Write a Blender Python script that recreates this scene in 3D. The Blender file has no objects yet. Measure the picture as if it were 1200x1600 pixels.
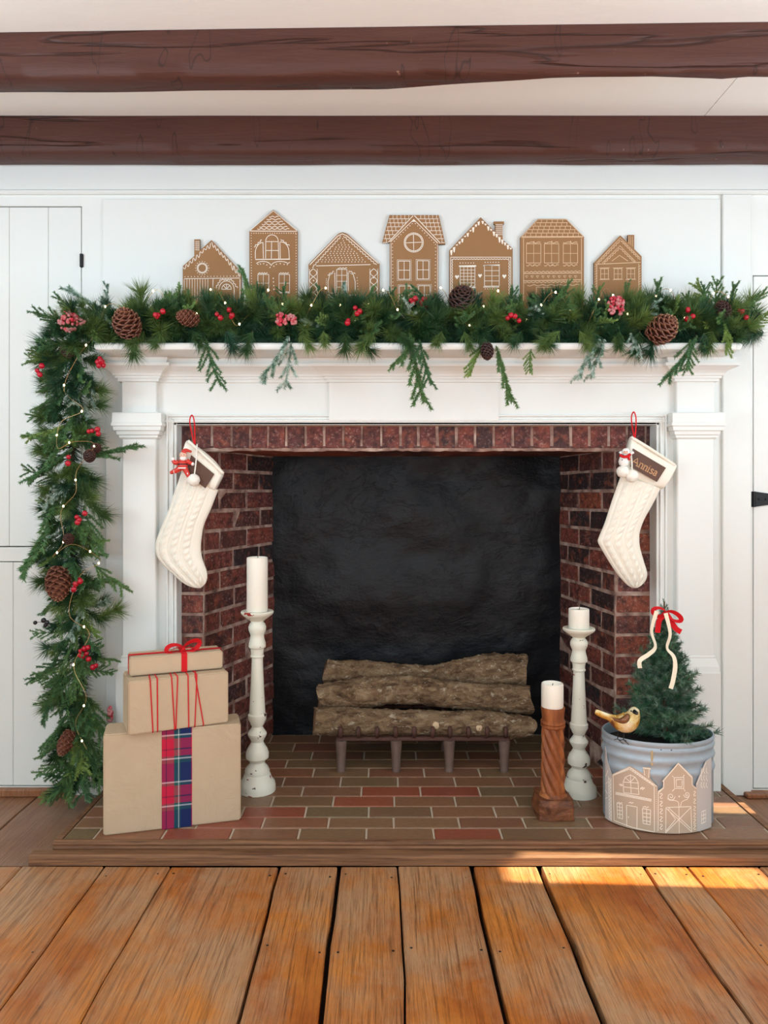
import bpy, bmesh, math, random
from mathutils import Vector, Matrix, Quaternion, noise
R = math.radians
PI = math.pi
S = bpy.context.scene
COL = S.collection
random.seed(7)

# ------------------------------------------------------------------ camera, world, lights, exposure
F, VX, VY, HC = 1155.0, 598.0, 768.0, 1.10       # focal length (px), vanishing point, camera height
def P(px, py, Y):
    return Vector(((px - VX) / F * Y, Y, HC + (VY - py) / F * Y))
def PX(px, Y): return (px - VX) / F * Y
def PZ(py, Y): return HC + (VY - py) / F * Y

cd = bpy.data.cameras.new('camera'); cam = bpy.data.objects.new('camera', cd); COL.objects.link(cam)
cam.location = (0, 0, HC); cam.rotation_euler = (PI / 2, 0, 0)
cd.sensor_width = 36; cd.lens = 36 * F / 1600; cd.shift_x = 0.00125; cd.shift_y = -0.02
cd.clip_start = 0.05
S.camera = cam
W = bpy.data.worlds.new('World'); S.world = W; W.use_nodes = True
bg = W.node_tree.nodes['Background']; bg.inputs[0].default_value = (0.85, 0.92, 1.0, 1); bg.inputs[1].default_value = 1.0
def area(name, loc, rot, sx, sy, power, color):
    l = bpy.data.lights.new(name, 'AREA'); l.shape = 'RECTANGLE'; l.size = sx; l.size_y = sy; l.energy = power; l.color = color
    o = bpy.data.objects.new(name, l); COL.objects.link(o); o.location = loc; o.rotation_euler = rot
    return o
area('front_window_fill', (-0.1, -3.15, 1.30), (PI / 2 + R(40), 0, 0), 3.2, 1.7, 64, (0.76, 0.90, 1.0))  # unseen window's daylight, tilted up as added fill to brighten the ceiling
area('right_window_fill', (2.58, 0.55, 1.30), (PI / 2 + R(66), 0, PI / 2), 1.5, 1.4, 62, (0.70, 0.87, 1.0))  # lamp at the unseen right window, aimed steeply up as added ceiling fill
area('left_window_fill', (-2.58, 0.2, 1.30), (PI / 2 + R(66), 0, -PI / 2), 1.3, 1.4, 74, (0.70, 0.87, 1.0))  # same added ceiling fill from an unseen left window, aimed steeply up
sl = bpy.data.lights.new('sun', 'SUN'); sl.energy = 22.0; sl.angle = R(0.6); sl.color = (1.0, 0.87, 0.62)
so = bpy.data.objects.new('sun', sl); COL.objects.link(so)
SUND = Vector((-1, 0.05, -0.62)).normalized()
so.rotation_mode = 'QUATERNION'; so.rotation_quaternion = (-SUND).to_track_quat('Z', 'Y')
so.location = (6, 1.5, 4)
S.view_settings.view_transform = 'Standard'; S.view_settings.look = 'None'
S.view_settings.gamma = 1; S.view_settings.use_curve_mapping = False
S.view_settings.exposure = 0.14
S.cycles.max_bounces = 8; S.cycles.diffuse_bounces = 5

# ------------------------------------------------------------------ materials
def lin(r, g, b):
    f = lambda c: (c / 255 / 12.92) if c / 255 <= 0.04045 else ((c / 255 + 0.055) / 1.055) ** 2.4
    return (f(r), f(g), f(b), 1)

class NM:
    def __init__(s, name, rough=0.5, metal=0.0, spec=0.5):
        s.m = bpy.data.materials.new(name); s.m.use_nodes = True
        s.t = s.m.node_tree; s.b = s.t.nodes['Principled BSDF']
        s.b.inputs['Roughness'].default_value = rough; s.b.inputs['Metallic'].default_value = metal
        s.b.inputs['Specular IOR Level'].default_value = spec
        s.tc = s.t.nodes.new('ShaderNodeTexCoord'); s.oi = s.t.nodes.new('ShaderNodeObjectInfo')
    def lk(s, a, b): s.t.links.new(a, b)
    def map(s, sc=(1, 1, 1), rot=(0, 0, 0)):
        n = s.t.nodes.new('ShaderNodeMapping'); n.inputs['Scale'].default_value = sc; n.inputs['Rotation'].default_value = rot
        s.lk(s.tc.outputs['Object'], n.inputs['Vector']); return n.outputs[0]
    def noise(s, scale=5, sc=(1, 1, 1), detail=4, rough=0.55, dist=0.0, rnd=True, rot=(0, 0, 0)):
        n = s.t.nodes.new('ShaderNodeTexNoise'); n.noise_dimensions = '4D'
        n.inputs['Scale'].default_value = scale; n.inputs['Detail'].default_value = detail
        n.inputs['Roughness'].default_value = rough; n.inputs['Distortion'].default_value = dist
        s.lk(s.map(sc, rot), n.inputs['Vector'])
        if rnd:
            k = s.t.nodes.new('ShaderNodeMath'); k.operation = 'MULTIPLY'; k.inputs[1].default_value = 37.0
            s.lk(s.oi.outputs['Random'], k.inputs[0]); s.lk(k.outputs[0], n.inputs['W'])
        return n.outputs['Fac']
    def voro(s, scale=20, sc=(1, 1, 1), feat='F1'):
        n = s.t.nodes.new('ShaderNodeTexVoronoi'); n.feature = feat; n.inputs['Scale'].default_value = scale
        s.lk(s.map(sc), n.inputs['Vector']); return n.outputs['Distance']
    def ramp(s, fac, stops, interp='LINEAR'):
        n = s.t.nodes.new('ShaderNodeValToRGB'); e = n.color_ramp; e.interpolation = interp
        while len(e.elements) < len(stops): e.elements.new(0.5)
        for el, (p, c) in zip(e.elements, stops):
            el.position = p; el.color = c if isinstance(c, tuple) else (c, c, c, 1)
        s.lk(fac, n.inputs[0]); return n.outputs[0]
    def mix(s, fac, a, b, mode='MIX'):
        n = s.t.nodes.new('ShaderNodeMix'); n.data_type = 'RGBA'; n.blend_type = mode
        for sock, v in ((n.inputs[0], fac), (n.inputs[6], a), (n.inputs[7], b)):
            if isinstance(v, (int, float, tuple)): sock.default_value = v
            else: s.lk(v, sock)
        return n.outputs[2]
    def col(s, c):
        if isinstance(c, tuple): s.b.inputs['Base Color'].default_value = c
        else: s.lk(c, s.b.inputs['Base Color'])
        return s
    def bump(s, h, strength=0.4, dist=0.004):
        n = s.t.nodes.new('ShaderNodeBump'); n.inputs['Strength'].default_value = strength; n.inputs['Distance'].default_value = dist
        s.lk(h, n.inputs['Height'])
        prev = getattr(s, 'bn', None)
        if prev: s.lk(prev, n.inputs['Normal'])
        s.bn = n.outputs[0]; 
        for l in list(s.b.inputs['Normal'].links): s.t.links.remove(l)
        s.lk(s.bn, s.b.inputs['Normal']); return s
    def rough(s, sock): s.lk(sock, s.b.inputs['Roughness']); return s
    @property
    def rand(s): return s.oi.outputs['Random']

MATS = {}
def simple(name, c, rough=0.5, metal=0, spec=0.5):
    m = NM(name, rough, metal, spec).col(c); MATS[name] = m.m; return m.m

def mk_white():
    m = NM('white_paint', 0.42, 0, 0.4)
    m.col(m.mix(m.noise(3, (1, 1, 0.3)), lin(226, 229, 226), lin(233, 235, 231)))
    m.bump(m.noise(60, (1, 1, 0.06)), 0.16, 0.002); m.bump(m.noise(4), 0.15, 0.006)
    return m.m
WHITE = mk_white()
def mk_ceil():
    m = NM('ceiling_plaster', 0.7, 0, 0.2)
    m.col(m.mix(m.noise(2), lin(242, 240, 233), lin(248, 247, 242)))
    m.bump(m.noise(25, (0.4, 1, 1)), 0.25, 0.004); return m.m
CEIL = mk_ceil()
def mk_beam():
    m = NM('brown_beam_paint', 0.55, 0, 0.35)
    g = m.noise(9, (0.35, 3, 3), 6, 0.6, 0.6)
    c = m.mix(m.ramp(g, [(0.3, 0.0), (0.7, 1.0)]), lin(74, 41, 33), lin(84, 49, 39))
    ck = m.ramp(m.noise(6, (0.13, 2.2, 2.2), 3, 0.5, 0.5), [(0.595, 0.0), (0.605, 1.0), (0.615, 0.0)])
    tk = m.ramp(m.noise(9, (1.6, 0.5, 0.5), 2, 0.4, 0.3), [(0.625, 0.0), (0.634, 1.0), (0.643, 0.0)])
    c = m.mix(m.mix(0.8, (0, 0, 0, 1), tk), c, lin(36, 18, 14))
    c = m.mix(m.mix(0.75, (0, 0, 0, 1), ck), c, lin(34, 17, 14))
    sc = m.ramp(m.noise(40, (1.0, 1, 0.4), 3, 0.6, 0, True, (0, 0.5, 0)), [(0.70, 0.0), (0.76, 1.0)])
    c = m.mix(m.mix(0.5, sc, (0, 0, 0, 1)), c, lin(176, 140, 122))
    m.col(c); m.bump(g, 0.5, 0.012); m.bump(m.noise(30, (0.2, 1, 1)), 0.35, 0.004)
    m.bump(m.ramp(m.noise(6, (0.13, 2.2, 2.2), 3, 0.5, 0.5), [(0.58, 1.0), (0.605, 0.0), (0.63, 1.0)]), 0.7, 0.010)
    return m.m
BEAM = mk_beam()
def mk_brick(name, stops, smear, q=(1, 1, 1)):
    m = NM(name, 0.62, 0, 0.45)
    c = m.ramp(m.rand, stops)
    n = m.noise(1.6, (4 * q[0], 1, 1.6 * q[2]), 7, 0.68)
    c = m.mix(m.ramp(n, [(0.38, 0.85), (0.58, 0.0)]), c, lin(44, 24, 24))
    c = m.mix(m.ramp(m.noise(1.1, (4 * q[0], 1, 1.6 * q[2]), 5), [(0.52, 0.0), (0.70, 0.75)]), c, lin(158, 84, 62))
    sp = m.ramp(m.noise(3.2, (5 * q[0], 1, 2 * q[2]), 6, 0.75), [(0.54, 0.0), (0.68, smear)])
    c = m.mix(sp, c, lin(196, 168, 152))
    m.col(c); m.bump(n, 0.9, 0.008); m.bump(m.noise(9, (5 * q[0], 1, 2 * q[2]), 4, 0.7), 0.6, 0.003); return m.m
BRICK = mk_brick('red_brick', [(0, lin(122, 62, 54)), (0.5, lin(138, 68, 56)), (1, lin(112, 60, 58))], 0.75)
BRICKD = mk_brick('dark_brick', [(0, lin(86, 50, 48)), (0.5, lin(100, 54, 48)), (1, lin(76, 50, 52))], 0.6)
BRICKB = mk_brick('sooty_brick', [(0, lin(38, 32, 35)), (0.5, lin(54, 38, 38)), (1, lin(42, 40, 46))], 0.35)
BRICKO = mk_brick('orange_brick', [(0, lin(152, 78, 52)), (1, lin(136, 66, 46))], 0.7)
def mk_mortar():
    m = NM('mortar', 0.9, 0, 0.1); n = m.noise(22, detail=6)
    m.col(m.ramp(n, [(0.3, lin(96, 74, 68)), (0.5, lin(160, 132, 120)), (0.7, lin(200, 180, 166))])); m.bump(n, 0.5, 0.005); return m.m
MORTAR = mk_mortar()
def mk_blackwall():
    m = NM('black_painted_plaster', 0.42, 0, 0.28)
    n = m.noise(5, detail=7, rough=0.6, dist=0.5)
    m.col(m.mix(n, lin(10, 12, 16), lin(16, 18, 23)))
    m.rough(m.ramp(m.noise(8), [(0.3, 0.40), (0.7, 0.5)]))
    m.bump(n, 0.35, 0.02); m.bump(m.noise(34, (1, 1, 1.5), 6), 0.5, 0.006)
    m.bump(m.ramp(m.noise(3.2, (1, 1, 1.6), 6, 0.65, 0.8), [(0.49, 0.0), (0.5, 1.0), (0.51, 0.0)]), 0.25, 0.004)
    return m.m
BLACKWALL = mk_blackwall()
def mk_tile(name, stops):
    m = NM(name, 0.38, 0, 0.5)
    c = m.ramp(m.rand, stops)
    c = m.mix(m.ramp(m.noise(10, detail=5), [(0.3, 0.35), (0.7, 0.0)]), c, lin(66, 52, 44))
    m.col(c); m.bump(m.noise(40), 0.12, 0.002)
    m.rough(m.ramp(m.noise(14), [(0.3, 0.3), (0.7, 0.48)])); return m.m
TILE = mk_tile('brown_tile', [(0, lin(132, 106, 78)), (0.2, lin(142, 108, 80)), (0.4, lin(136, 88, 66)), (0.6, lin(122, 104, 76)), (0.8, lin(148, 100, 72)), (1, lin(128, 96, 76))])
TILER = mk_tile('red_tile', [(0, lin(158, 88, 62)), (1, lin(146, 78, 58))])
GROUT = simple('pale_grout', lin(190, 176, 156), 0.9, 0, 0.1)
def mk_floor(name, a, b, worn, dark, sat):
    m = NM(name, 0.4, 0, 0.45)
    gr = m.noise(8, (18, 0.55, 1), 9, 0.72, 0.5)
    fine = m.noise(30, (16, 0.5, 1), 6, 0.75)
    patch = m.noise(2.6, (1.3, 1.0, 1), 6, 0.62, 0.4)
    c = m.mix(m.ramp(patch, [(0.36, 0.0), (0.62, 1.0)]), a, b)
    c = m.mix(m.ramp(m.noise(3.1, (1.3, 1.1, 1), 7, 0.66, 0.3), [(0.43, 0.0), (0.60, 0.85)]), c, worn)
    c = m.mix(m.ramp(gr, [(0.34, 0.75), (0.52, 0.0)]), c, dark)
    c = m.mix(m.ramp(fine, [(0.36, 0.45), (0.52, 0.0)]), c, dark)
    c = m.mix(m.ramp(m.noise(7, (1.2, 0.9, 1), 4), [(0.70, 0.0), (0.76, 0.7)]), c, lin(74, 46, 32))
    c = m.mix(m.ramp(m.noise(12, (1.2, 0.9, 1), 7, 0.75), [(0.66, 0.0), (0.74, 0.5)]), c, lin(206, 178, 146))
    m.col(c); m.bump(fine, 0.4, 0.002); m.bump(gr, 0.4, 0.004)
    m.rough(m.ramp(m.noise(5), [(0.35, 0.30), (0.65, 0.50)])); return m.m
PLANK = mk_floor('orange_plank_wood', lin(162, 82, 26), lin(206, 130, 58), lin(184, 146, 110), lin(84, 44, 20), 1)
PLANKL = mk_floor('brown_plank_wood', lin(132, 88, 60), lin(158, 112, 80), lin(150, 116, 90), lin(84, 54, 38), 1)
TRIMWOOD = mk_floor('border_wood', lin(140, 86, 54), lin(166, 108, 70), lin(172, 128, 96), lin(84, 48, 30), 1)
TRIMWOOD_X = None
DARK = simple('dark_subfloor', lin(34, 24, 18), 0.95, 0, 0.1)
GAP = simple('dark_gap', lin(40, 38, 35), 0.95, 0, 0.1)
IRONB = simple('black_iron', lin(24, 24, 26), 0.5, 0.3)
def mk_iron():
    m = NM('brown_cast_iron', 0.6, 0.25, 0.4); n = m.noise(30)
    m.col(m.mix(n, lin(98, 78, 70), lin(136, 114, 104))); m.bump(n, 0.3, 0.002); return m.m
IRON = mk_iron()
IROND = simple('dark_rust_iron', lin(84, 54, 46), 0.6, 0.25)
def mk_bark():
    m = NM('bark', 0.85, 0, 0.2)
    n = m.noise(26, (0.45, 1, 1), 9, 0.75, 0.8)
    c = m.ramp(n, [(0.34, lin(56, 40, 30)), (0.45, lin(122, 96, 72)), (0.57, lin(164, 138, 108)), (0.70, lin(196, 174, 144))])
    l = m.ramp(m.noise(60, (0.6, 1, 1), 4, 0.7), [(0.57, 0.0), (0.66, 0.9)])
    c = m.mix(l, c, lin(206, 192, 168))
    c = m.mix(m.ramp(m.noise(6), [(0.6, 0.0), (0.75, 0.45)]), c, lin(128, 104, 52))
    m.col(c); m.bump(n, 1.0, 0.02); m.bump(m.noise(70, (0.4, 1, 1), 5), 0.8, 0.006); return m.m
BARK = mk_bark()
LOGEND = simple('cut_log_wood', lin(150, 116, 84), 0.8)
def mk_kraft():
    m = NM('kraft_paper', 0.6, 0, 0.3)
    m.col(m.mix(m.noise(6, detail=5), lin(188, 166, 138), lin(204, 182, 154)))
    m.bump(m.noise(8, detail=4, dist=0.9), 0.55, 0.012); m.bump(m.noise(35, (1, 1, 0.5)), 0.12, 0.003); return m.m
KRAFT = mk_kraft()
def mk_card():
    m = NM('brown_cardboard', 0.75, 0, 0.2)
    m.col(m.mix(m.noise(9, detail=5), lin(150, 108, 72), lin(164, 122, 84))); m.bump(m.noise(80), 0.1, 0.001); return m.m
CARD = mk_card()
CARDE = simple('cardboard_edge', lin(92, 66, 46), 0.85)
CARDG = simple('greyed_cardboard', lin(196, 174, 152), 0.75)
CARDW = simple('pale_cardboard', lin(196, 190, 186), 0.75)
ICING = simple('white_marker', lin(246, 236, 222), 0.6)
ICINGP = simple('cream_marker', lin(226, 192, 156), 0.6)
def mk_needle(name, a, b, frost=0.0):
    m = NM(name, 0.5, 0, 0.4)
    c = m.mix(m.rand, a, b)
    c = m.mix(m.noise(35, detail=2), c, m.mix(0.5, c, (0.02, 0.03, 0.01, 1)))
    if frost: c = m.mix(m.ramp(m.noise(45, detail=3), [(0.42, 0.0), (0.58, frost)]), c, lin(206, 222, 212))
    m.col(c); return m.m
N_PINE = mk_needle('pine_needles', lin(42, 86, 50), lin(124, 152, 78))
N_DARK = mk_needle('dark_needles', lin(38, 82, 60), lin(54, 98, 62))
N_FIR = mk_needle('fir_needles', lin(82, 132, 86), lin(112, 152, 88))
N_FROST = mk_needle('frosted_needles', lin(96, 140, 116), lin(116, 150, 124), 0.8)
N_LIGHT = mk_needle('light_needles', lin(150, 180, 92), lin(128, 170, 100))
N_TREE = mk_needle('tree_needles', lin(34, 96, 68), lin(62, 122, 80), 0.22)
STEM = simple('twig', lin(84, 62, 40), 0.8)
def mk_cone():
    m = NM('pinecone_scale', 0.6, 0, 0.4); n = m.noise(60)
    m.col(m.mix(n, lin(78, 40, 30), lin(128, 78, 58))); return m.m
CONE = mk_cone()
CONEL = simple('pale_cone_tips', lin(176, 130, 98), 0.7)
CONED = simple('dark_pinecone_scale', lin(58, 34, 30), 0.6)
BERRY = simple('red_berry', lin(176, 14, 40), 0.22)
BERRYP = mk_needle('frosted_pink_berry', lin(206, 32, 62), lin(214, 44, 76), 0.28)
BERRYB = simple('black_berry', lin(26, 22, 28), 0.3)
WIRE = simple('copper_wire', lin(190, 160, 110), 0.35, 0.7)
def mk_bulb():
    m = NM('fairy_bulb', 0.4); m.col((1, 0.85, 0.6, 1)); m.b.inputs['Emission Color'].default_value = (1, 0.78, 0.45, 1)
    m.b.inputs['Emission Strength'].default_value = 6; return m.m
BULB = mk_bulb()
def mk_wax():
    m = NM('ivory_wax', 0.45, 0, 0.4); m.col(lin(242, 238, 226)); m.b.inputs['Subsurface Weight'].default_value = 0.25
    m.b.inputs['Subsurface Radius'].default_value = (0.02, 0.014, 0.01); return m.m
WAX = mk_wax()
WICK = simple('wick', lin(60, 52, 44), 0.9)
def mk_distress():
    m = NM('distressed_cream_paint', 0.5, 0, 0.4)
    c = m.mix(m.noise(7), lin(224, 224, 208), lin(236, 236, 222))
    ch = m.noise(28, (1, 1, 1.4), 4, 0.6)
    c = m.mix(m.ramp(ch, [(0.665, 0.0), (0.675, 1.0)]), c, lin(74, 50, 42))
    c = m.mix(m.ramp(m.noise(18, (1, 1, 1.8), 3), [(0.69, 0.0), (0.70, 1.0)]), c, lin(150, 42, 36))
    m.col(c); m.bump(m.noise(40), 0.1, 0.002); return m.m
DISTRESS = mk_distress()
def mk_carved():
    m = NM('carved_wood', 0.5, 0, 0.4)
    n = m.noise(22, (1, 1, 0.18), 6, 0.6, 0.8, True, (0.35, 0.0, 0))
    m.col(m.ramp(n, [(0.3, lin(78, 38, 20)), (0.5, lin(150, 86, 48)), (0.7, lin(192, 126, 76))])); m.bump(n, 0.5, 0.004); return m.m
CARVED = mk_carved()
def mk_carved2():
    m = NM('rough_carved_base', 0.5, 0, 0.4); n = m.noise(24, (1, 1, 1.4), 6, 0.6, 0.6)
    m.col(m.ramp(n, [(0.3, lin(66, 34, 20)), (0.55, lin(124, 74, 46)), (0.75, lin(156, 104, 70))])); m.bump(n, 0.9, 0.01); return m.m
CARVED2 = mk_carved2()
def mk_galv():
    m = NM('galvanised_steel', 0.45, 0.25, 0.5)
    c = m.mix(m.noise(6, (1, 1, 1.5), 5), lin(150, 166, 178), lin(184, 199, 210))
    v = m.t.nodes.new('ShaderNodeTexVoronoi'); v.inputs['Scale'].default_value = 60; m.lk(m.map(), v.inputs['Vector'])
    c = m.mix(m.ramp(v.outputs['Distance'], [(0.0, 0.0), (0.8, 0.16)]), c, lin(120, 136, 150))
    m.col(c); return m.m
GALV = mk_galv()
RUST = simple('rust_stain', lin(186, 164, 122), 0.6)
HOLE = simple('punched_hole', lin(12, 14, 18), 0.9)
def mk_knit():
    m = NM('cream_knit', 0.85, 0, 0.2); m.col(m.mix(m.noise(12), lin(238, 232, 216), lin(244, 240, 228)))
    m.bump(m.noise(260, (1, 1, 0.6), 2), 0.5, 0.002); m.b.inputs['Sheen Weight'].default_value = 0.2; return m.m
KNIT = mk_knit()
POM = simple('white_wool', lin(244, 240, 230), 0.95, 0, 0.1)
def mk_leather():
    m = NM('brown_leather', 0.5, 0, 0.4); n = m.noise(20, (1, 1, 3), 5)
    m.col(m.mix(n, lin(72, 44, 32), lin(106, 70, 50))); m.bump(n, 0.2, 0.002); return m.m
LEATHER = mk_leather()
GOLDTXT = simple('tan_lettering', lin(200, 152, 108), 0.6)
RED = simple('red_velvet', lin(206, 30, 38), 0.8, 0, 0.2)
REDP = simple('red_enamel', lin(208, 52, 40), 0.35)
YARN = simple('red_yarn', lin(206, 40, 44), 0.85)
WHITEP = simple('white_enamel', lin(240, 238, 234), 0.35)
SKIN = simple('pink_enamel', lin(236, 190, 166), 0.4)
BLACKP = simple('black_enamel', lin(22, 22, 24), 0.35)
CREAMR = simple('cream_ribbon', lin(238, 228, 204), 0.7)
SOIL = simple('dark_soil', lin(36, 30, 26), 0.95)
def mk_gold():
    m = NM('gold_glass', 0.2, 0.2, 0.6)
    c = m.ramp(m.noise(18, (1, 1, 1), 4, 0.6, 0.5), [(0.36, lin(238, 228, 196)), (0.5, lin(222, 194, 128)), (0.58, lin(196, 148, 62)), (0.68, lin(110, 66, 44))])
    m.col(c); return m.m
GOLD = mk_gold()
GOLDL = simple('brown_gold_glass', lin(128, 84, 54), 0.2, 0.2)
def mk_plaid(w, h):
    m = NM('tartan_ribbon', 0.75, 0, 0.2)
    sep = m.t.nodes.new('ShaderNodeSeparateXYZ'); m.lk(m.tc.outputs['Object'], sep.inputs[0])
    def wave(sock, off, per):
        a = m.t.nodes.new('ShaderNodeMath'); a.operation = 'ADD'; a.inputs[1].default_value = off; m.lk(sock, a.inputs[0])
        d = m.t.nodes.new('ShaderNodeMath'); d.operation = 'DIVIDE'; d.inputs[1].default_value = per; m.lk(a.outputs[0], d.inputs[0])
        f = m.t.nodes.new('ShaderNodeMath'); f.operation = 'FRACT'; m.lk(d.outputs[0], f.inputs[0]); return f.outputs[0]
    red, grn, nav, wht = lin(196, 34, 66), lin(34, 88, 84), lin(28, 42, 92), lin(206, 214, 220)
    dk = lin(90, 30, 60)
    u = wave(sep.outputs[0], w / 2, w * 1.0001)
    cu = m.ramp(u, [(0, red), (0.13, dk), (0.16, red), (0.40, grn), (0.54, wht), (0.57, grn), (0.62, nav), (0.97, red)], 'CONSTANT')
    v = wave(sep.outputs[2], 0.0, h / 2.1)
    cv = m.ramp(v, [(0, nav), (0.38, grn), (0.46, wht), (0.49, grn), (0.53, red), (0.66, dk), (0.69, red), (0.90, grn), (0.96, wht), (0.99, grn)], 'CONSTANT')
    m.col(m.mix(0.45, cu, cv)); return m.m

# ------------------------------------------------------------------ geometry helpers
class MB:
    def __init__(s): s.v = []; s.f = []; s.mi = []
    def add(s, verts, faces, mi=0):
        o = len(s.v); s.v += [tuple(v) for v in verts]
        s.f += [tuple(i + o for i in f) for f in faces]; s.mi += [mi] * len(faces); return s
    def box(s, x0, x1, y0, y1, z0, z1, mi=0):
        return s.add([(x0, y0, z0), (x1, y0, z0), (x1, y1, z0), (x0, y1, z0), (x0, y0, z1), (x1, y0, z1), (x1, y1, z1), (x0, y1, z1)],
              [(0, 3, 2, 1), (4, 5, 6, 7), (0, 1, 5, 4), (1, 2, 6, 5), (2, 3, 7, 6), (3, 0, 4, 7)], mi)
    def cbox(s, x0, x1, y0, y1, z0, z1, c=0.003, mi=0):
        # box with chamfered edges all round (24 verts)
        bm = bmesh.new(); bmesh.ops.create_cube(bm, size=1)
        for v in bm.verts: v.co = Vector(((x0 + x1) / 2 + v.co.x * (x1 - x0), (y0 + y1) / 2 + v.co.y * (y1 - y0), (z0 + z1) / 2 + v.co.z * (z1 - z0)))
        bmesh.ops.bevel(bm, geom=bm.edges[:], offset=c, segments=1, affect='EDGES'); return s.bm(bm, mi)
    def bm(s, bm, mi=0, mat=None):
        bm.verts.ensure_lookup_table(); bm.verts.index_update()
        vs = [(mat @ v.co if mat else v.co.copy()) for v in bm.verts]
        s.add(vs, [[v.index for v in f.verts] for f in bm.faces], mi); bm.free(); return s
    def tube(s, pts, r, n=6, mi=0, cap=True):
        pts = [Vector(p) for p in pts]; k = len(pts)
        rr = r if isinstance(r, (list, tuple)) else [r] * k
        vs = []; up = None
        for i, p in enumerate(pts):
            t = (pts[min(i + 1, k - 1)] - pts[max(i - 1, 0)]).normalized()
            if up is None: up = Vector((0, 0, 1)) if abs(t.z) < 0.9 else Vector((1, 0, 0))
            a = t.cross(up); 
            if a.length < 1e-6: a = t.orthogonal()
            a.normalize(); b = a.cross(t).normalized(); up = b
            for j in range(n):
                q = 2 * PI * j / n; vs.append(p + (a * math.cos(q) + b * math.sin(q)) * rr[i])
        fs = [(i * n + j, i * n + (j + 1) % n, (i + 1) * n + (j + 1) % n, (i + 1) * n + j) for i in range(k - 1) for j in range(n)]
        if cap: fs += [tuple(range(n))[::-1], tuple((k - 1) * n + j for j in range(n))]
        return s.add(vs, fs, mi)
    def lathe(s, prof, n=32, c=(0, 0, 0), sy=1.0, mi=0, cap=True):
        vs = []; 
        for r, z in prof:
            for j in range(n):
                q = 2 * PI * j / n; vs.append((c[0] + r * math.cos(q), c[1] + r * math.sin(q) * sy, c[2] + z))
        k = len(prof)
        fs = [(i * n + j, i * n + (j + 1) % n, (i + 1) * n + (j + 1) % n, (i + 1) * n + j) for i in range(k - 1) for j in range(n)]
        if cap: fs += [tuple(range(n))[::-1], tuple((k - 1) * n + j for j in range(n))]
        return s.add(vs, fs, mi)
    def sphere(s, c, r, u=10, v=7, sc=(1, 1, 1), mi=0):
        bm = bmesh.new(); bmesh.ops.create_uvsphere(bm, u_segments=u, v_segments=v, radius=r)
        return s.bm(bm, mi, Matrix.Translation(c) @ Matrix.Diagonal((*sc, 1)))
    def stack(s, x0, x1, yf, yb, prof, mi=0):
        # moulding block: profile of (z, projection), growing forward and to both sides
        vs = []
        for z, p in prof: vs += [(x0 - p, yf - p, z), (x1 + p, yf - p, z), (x1 + p, yb, z), (x0 - p, yb, z)]
        k = len(prof); fs = [(0, 3, 2, 1), tuple(4 * (k - 1) + j for j in range(4))]
        for i in range(k - 1):
            for j in range(4): fs.append((4 * i + j, 4 * i + (j + 1) % 4, 4 * i + 4 + (j + 1) % 4, 4 * i + 4 + j))
        return s.add(vs, fs, mi)
    def prism(s, poly, y0, y1, mi=0, mside=None):
        # poly of (x, z), extruded between y0 (front) and y1
        n = len(poly); vs = [(x, y0, z) for x, z in poly] + [(x, y1, z) for x, z in poly]
        s.add(vs, [tuple(range(n)), tuple(range(2 * n - 1, n - 1, -1))], mi)
        s.add(vs, [(i, i + n, (i + 1) % n + n, (i + 1) % n) for i in range(n)], mi if mside is None else mside); return s
    def ribbon(s, pts, nrm, w, lift=0.0008, mi=0, base=0.0):
        # flat strip with a little thickness laid along pts on a surface with normals nrm
        k = len(pts); vs = []
        if isinstance(nrm, Vector): nrm = [nrm] * k
        ww = w if isinstance(w, (list, tuple)) else [w] * k
        for i, p in enumerate(pts):
            t = Vector(pts[min(i + 1, k - 1)]) - Vector(pts[max(i - 1, 0)])
            if t.length < 1e-9: t = Vector((0, 0, 1))
            t.normalize(); sd = nrm[i].cross(t).normalized() * ww[i] / 2; p = Vector(p)
            vs += [p + sd + nrm[i] * base, p + sd + nrm[i] * (base + lift), p - sd + nrm[i] * (base + lift), p - sd + nrm[i] * base]
        fs = []
        for i in range(k - 1):
            for j in range(4): fs.append((4 * i + j, 4 * i + (j + 1) % 4, 4 * i + 4 + (j + 1) % 4, 4 * i + 4 + j))
        fs += [(3, 2, 1, 0), tuple(4 * (k - 1) + j for j in range(4))]
        return s.add(vs, fs, mi)
    def grid(s, fn, nu, nv, mi=0, closed_u=False):
        vs = [fn(i / (nu if closed_u else nu - 1), j / (nv - 1)) for j in range(nv) for i in range(nu)]
        fs = []
        for j in range(nv - 1):
            for i in range(nu if closed_u else nu - 1):
                fs.append((j * nu + i, j * nu + (i + 1) % nu, (j + 1) * nu + (i + 1) % nu, (j + 1) * nu + i))
        return s.add(vs, fs, mi)
    def mesh(s, name, mats, origin=(0, 0, 0), smooth=False, fix=True):
        me = bpy.data.meshes.new(name); o = Vector(origin)
        me.from_pydata([Vector(v) - o for v in s.v], [], s.f)
        for m in (mats if isinstance(mats, (list, tuple)) else [mats]): me.materials.append(m)
        me.polygons.foreach_set('material_index', s.mi)
        if fix and len(s.f) < 60000:
            bm = bmesh.new(); bm.from_mesh(me); bmesh.ops.recalc_face_normals(bm, faces=bm.faces[:]); bm.to_mesh(me); bm.free()
        if smooth:
            me.polygons.foreach_set('use_smooth', [True] * len(me.polygons))
            if smooth is not True: me.set_sharp_from_angle(angle=R(smooth))
        me.update(); return me
    def obj(s, name, mats, parent=None, origin=None, smooth=False, fix=True):
        # vertices are given in the parent's frame (or the world); origin in the same frame
        og = Vector(origin) if origin is not None else Vector((0, 0, 0))
        return link(name, s.mesh(name, mats, og, smooth, fix), parent, og)
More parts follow.
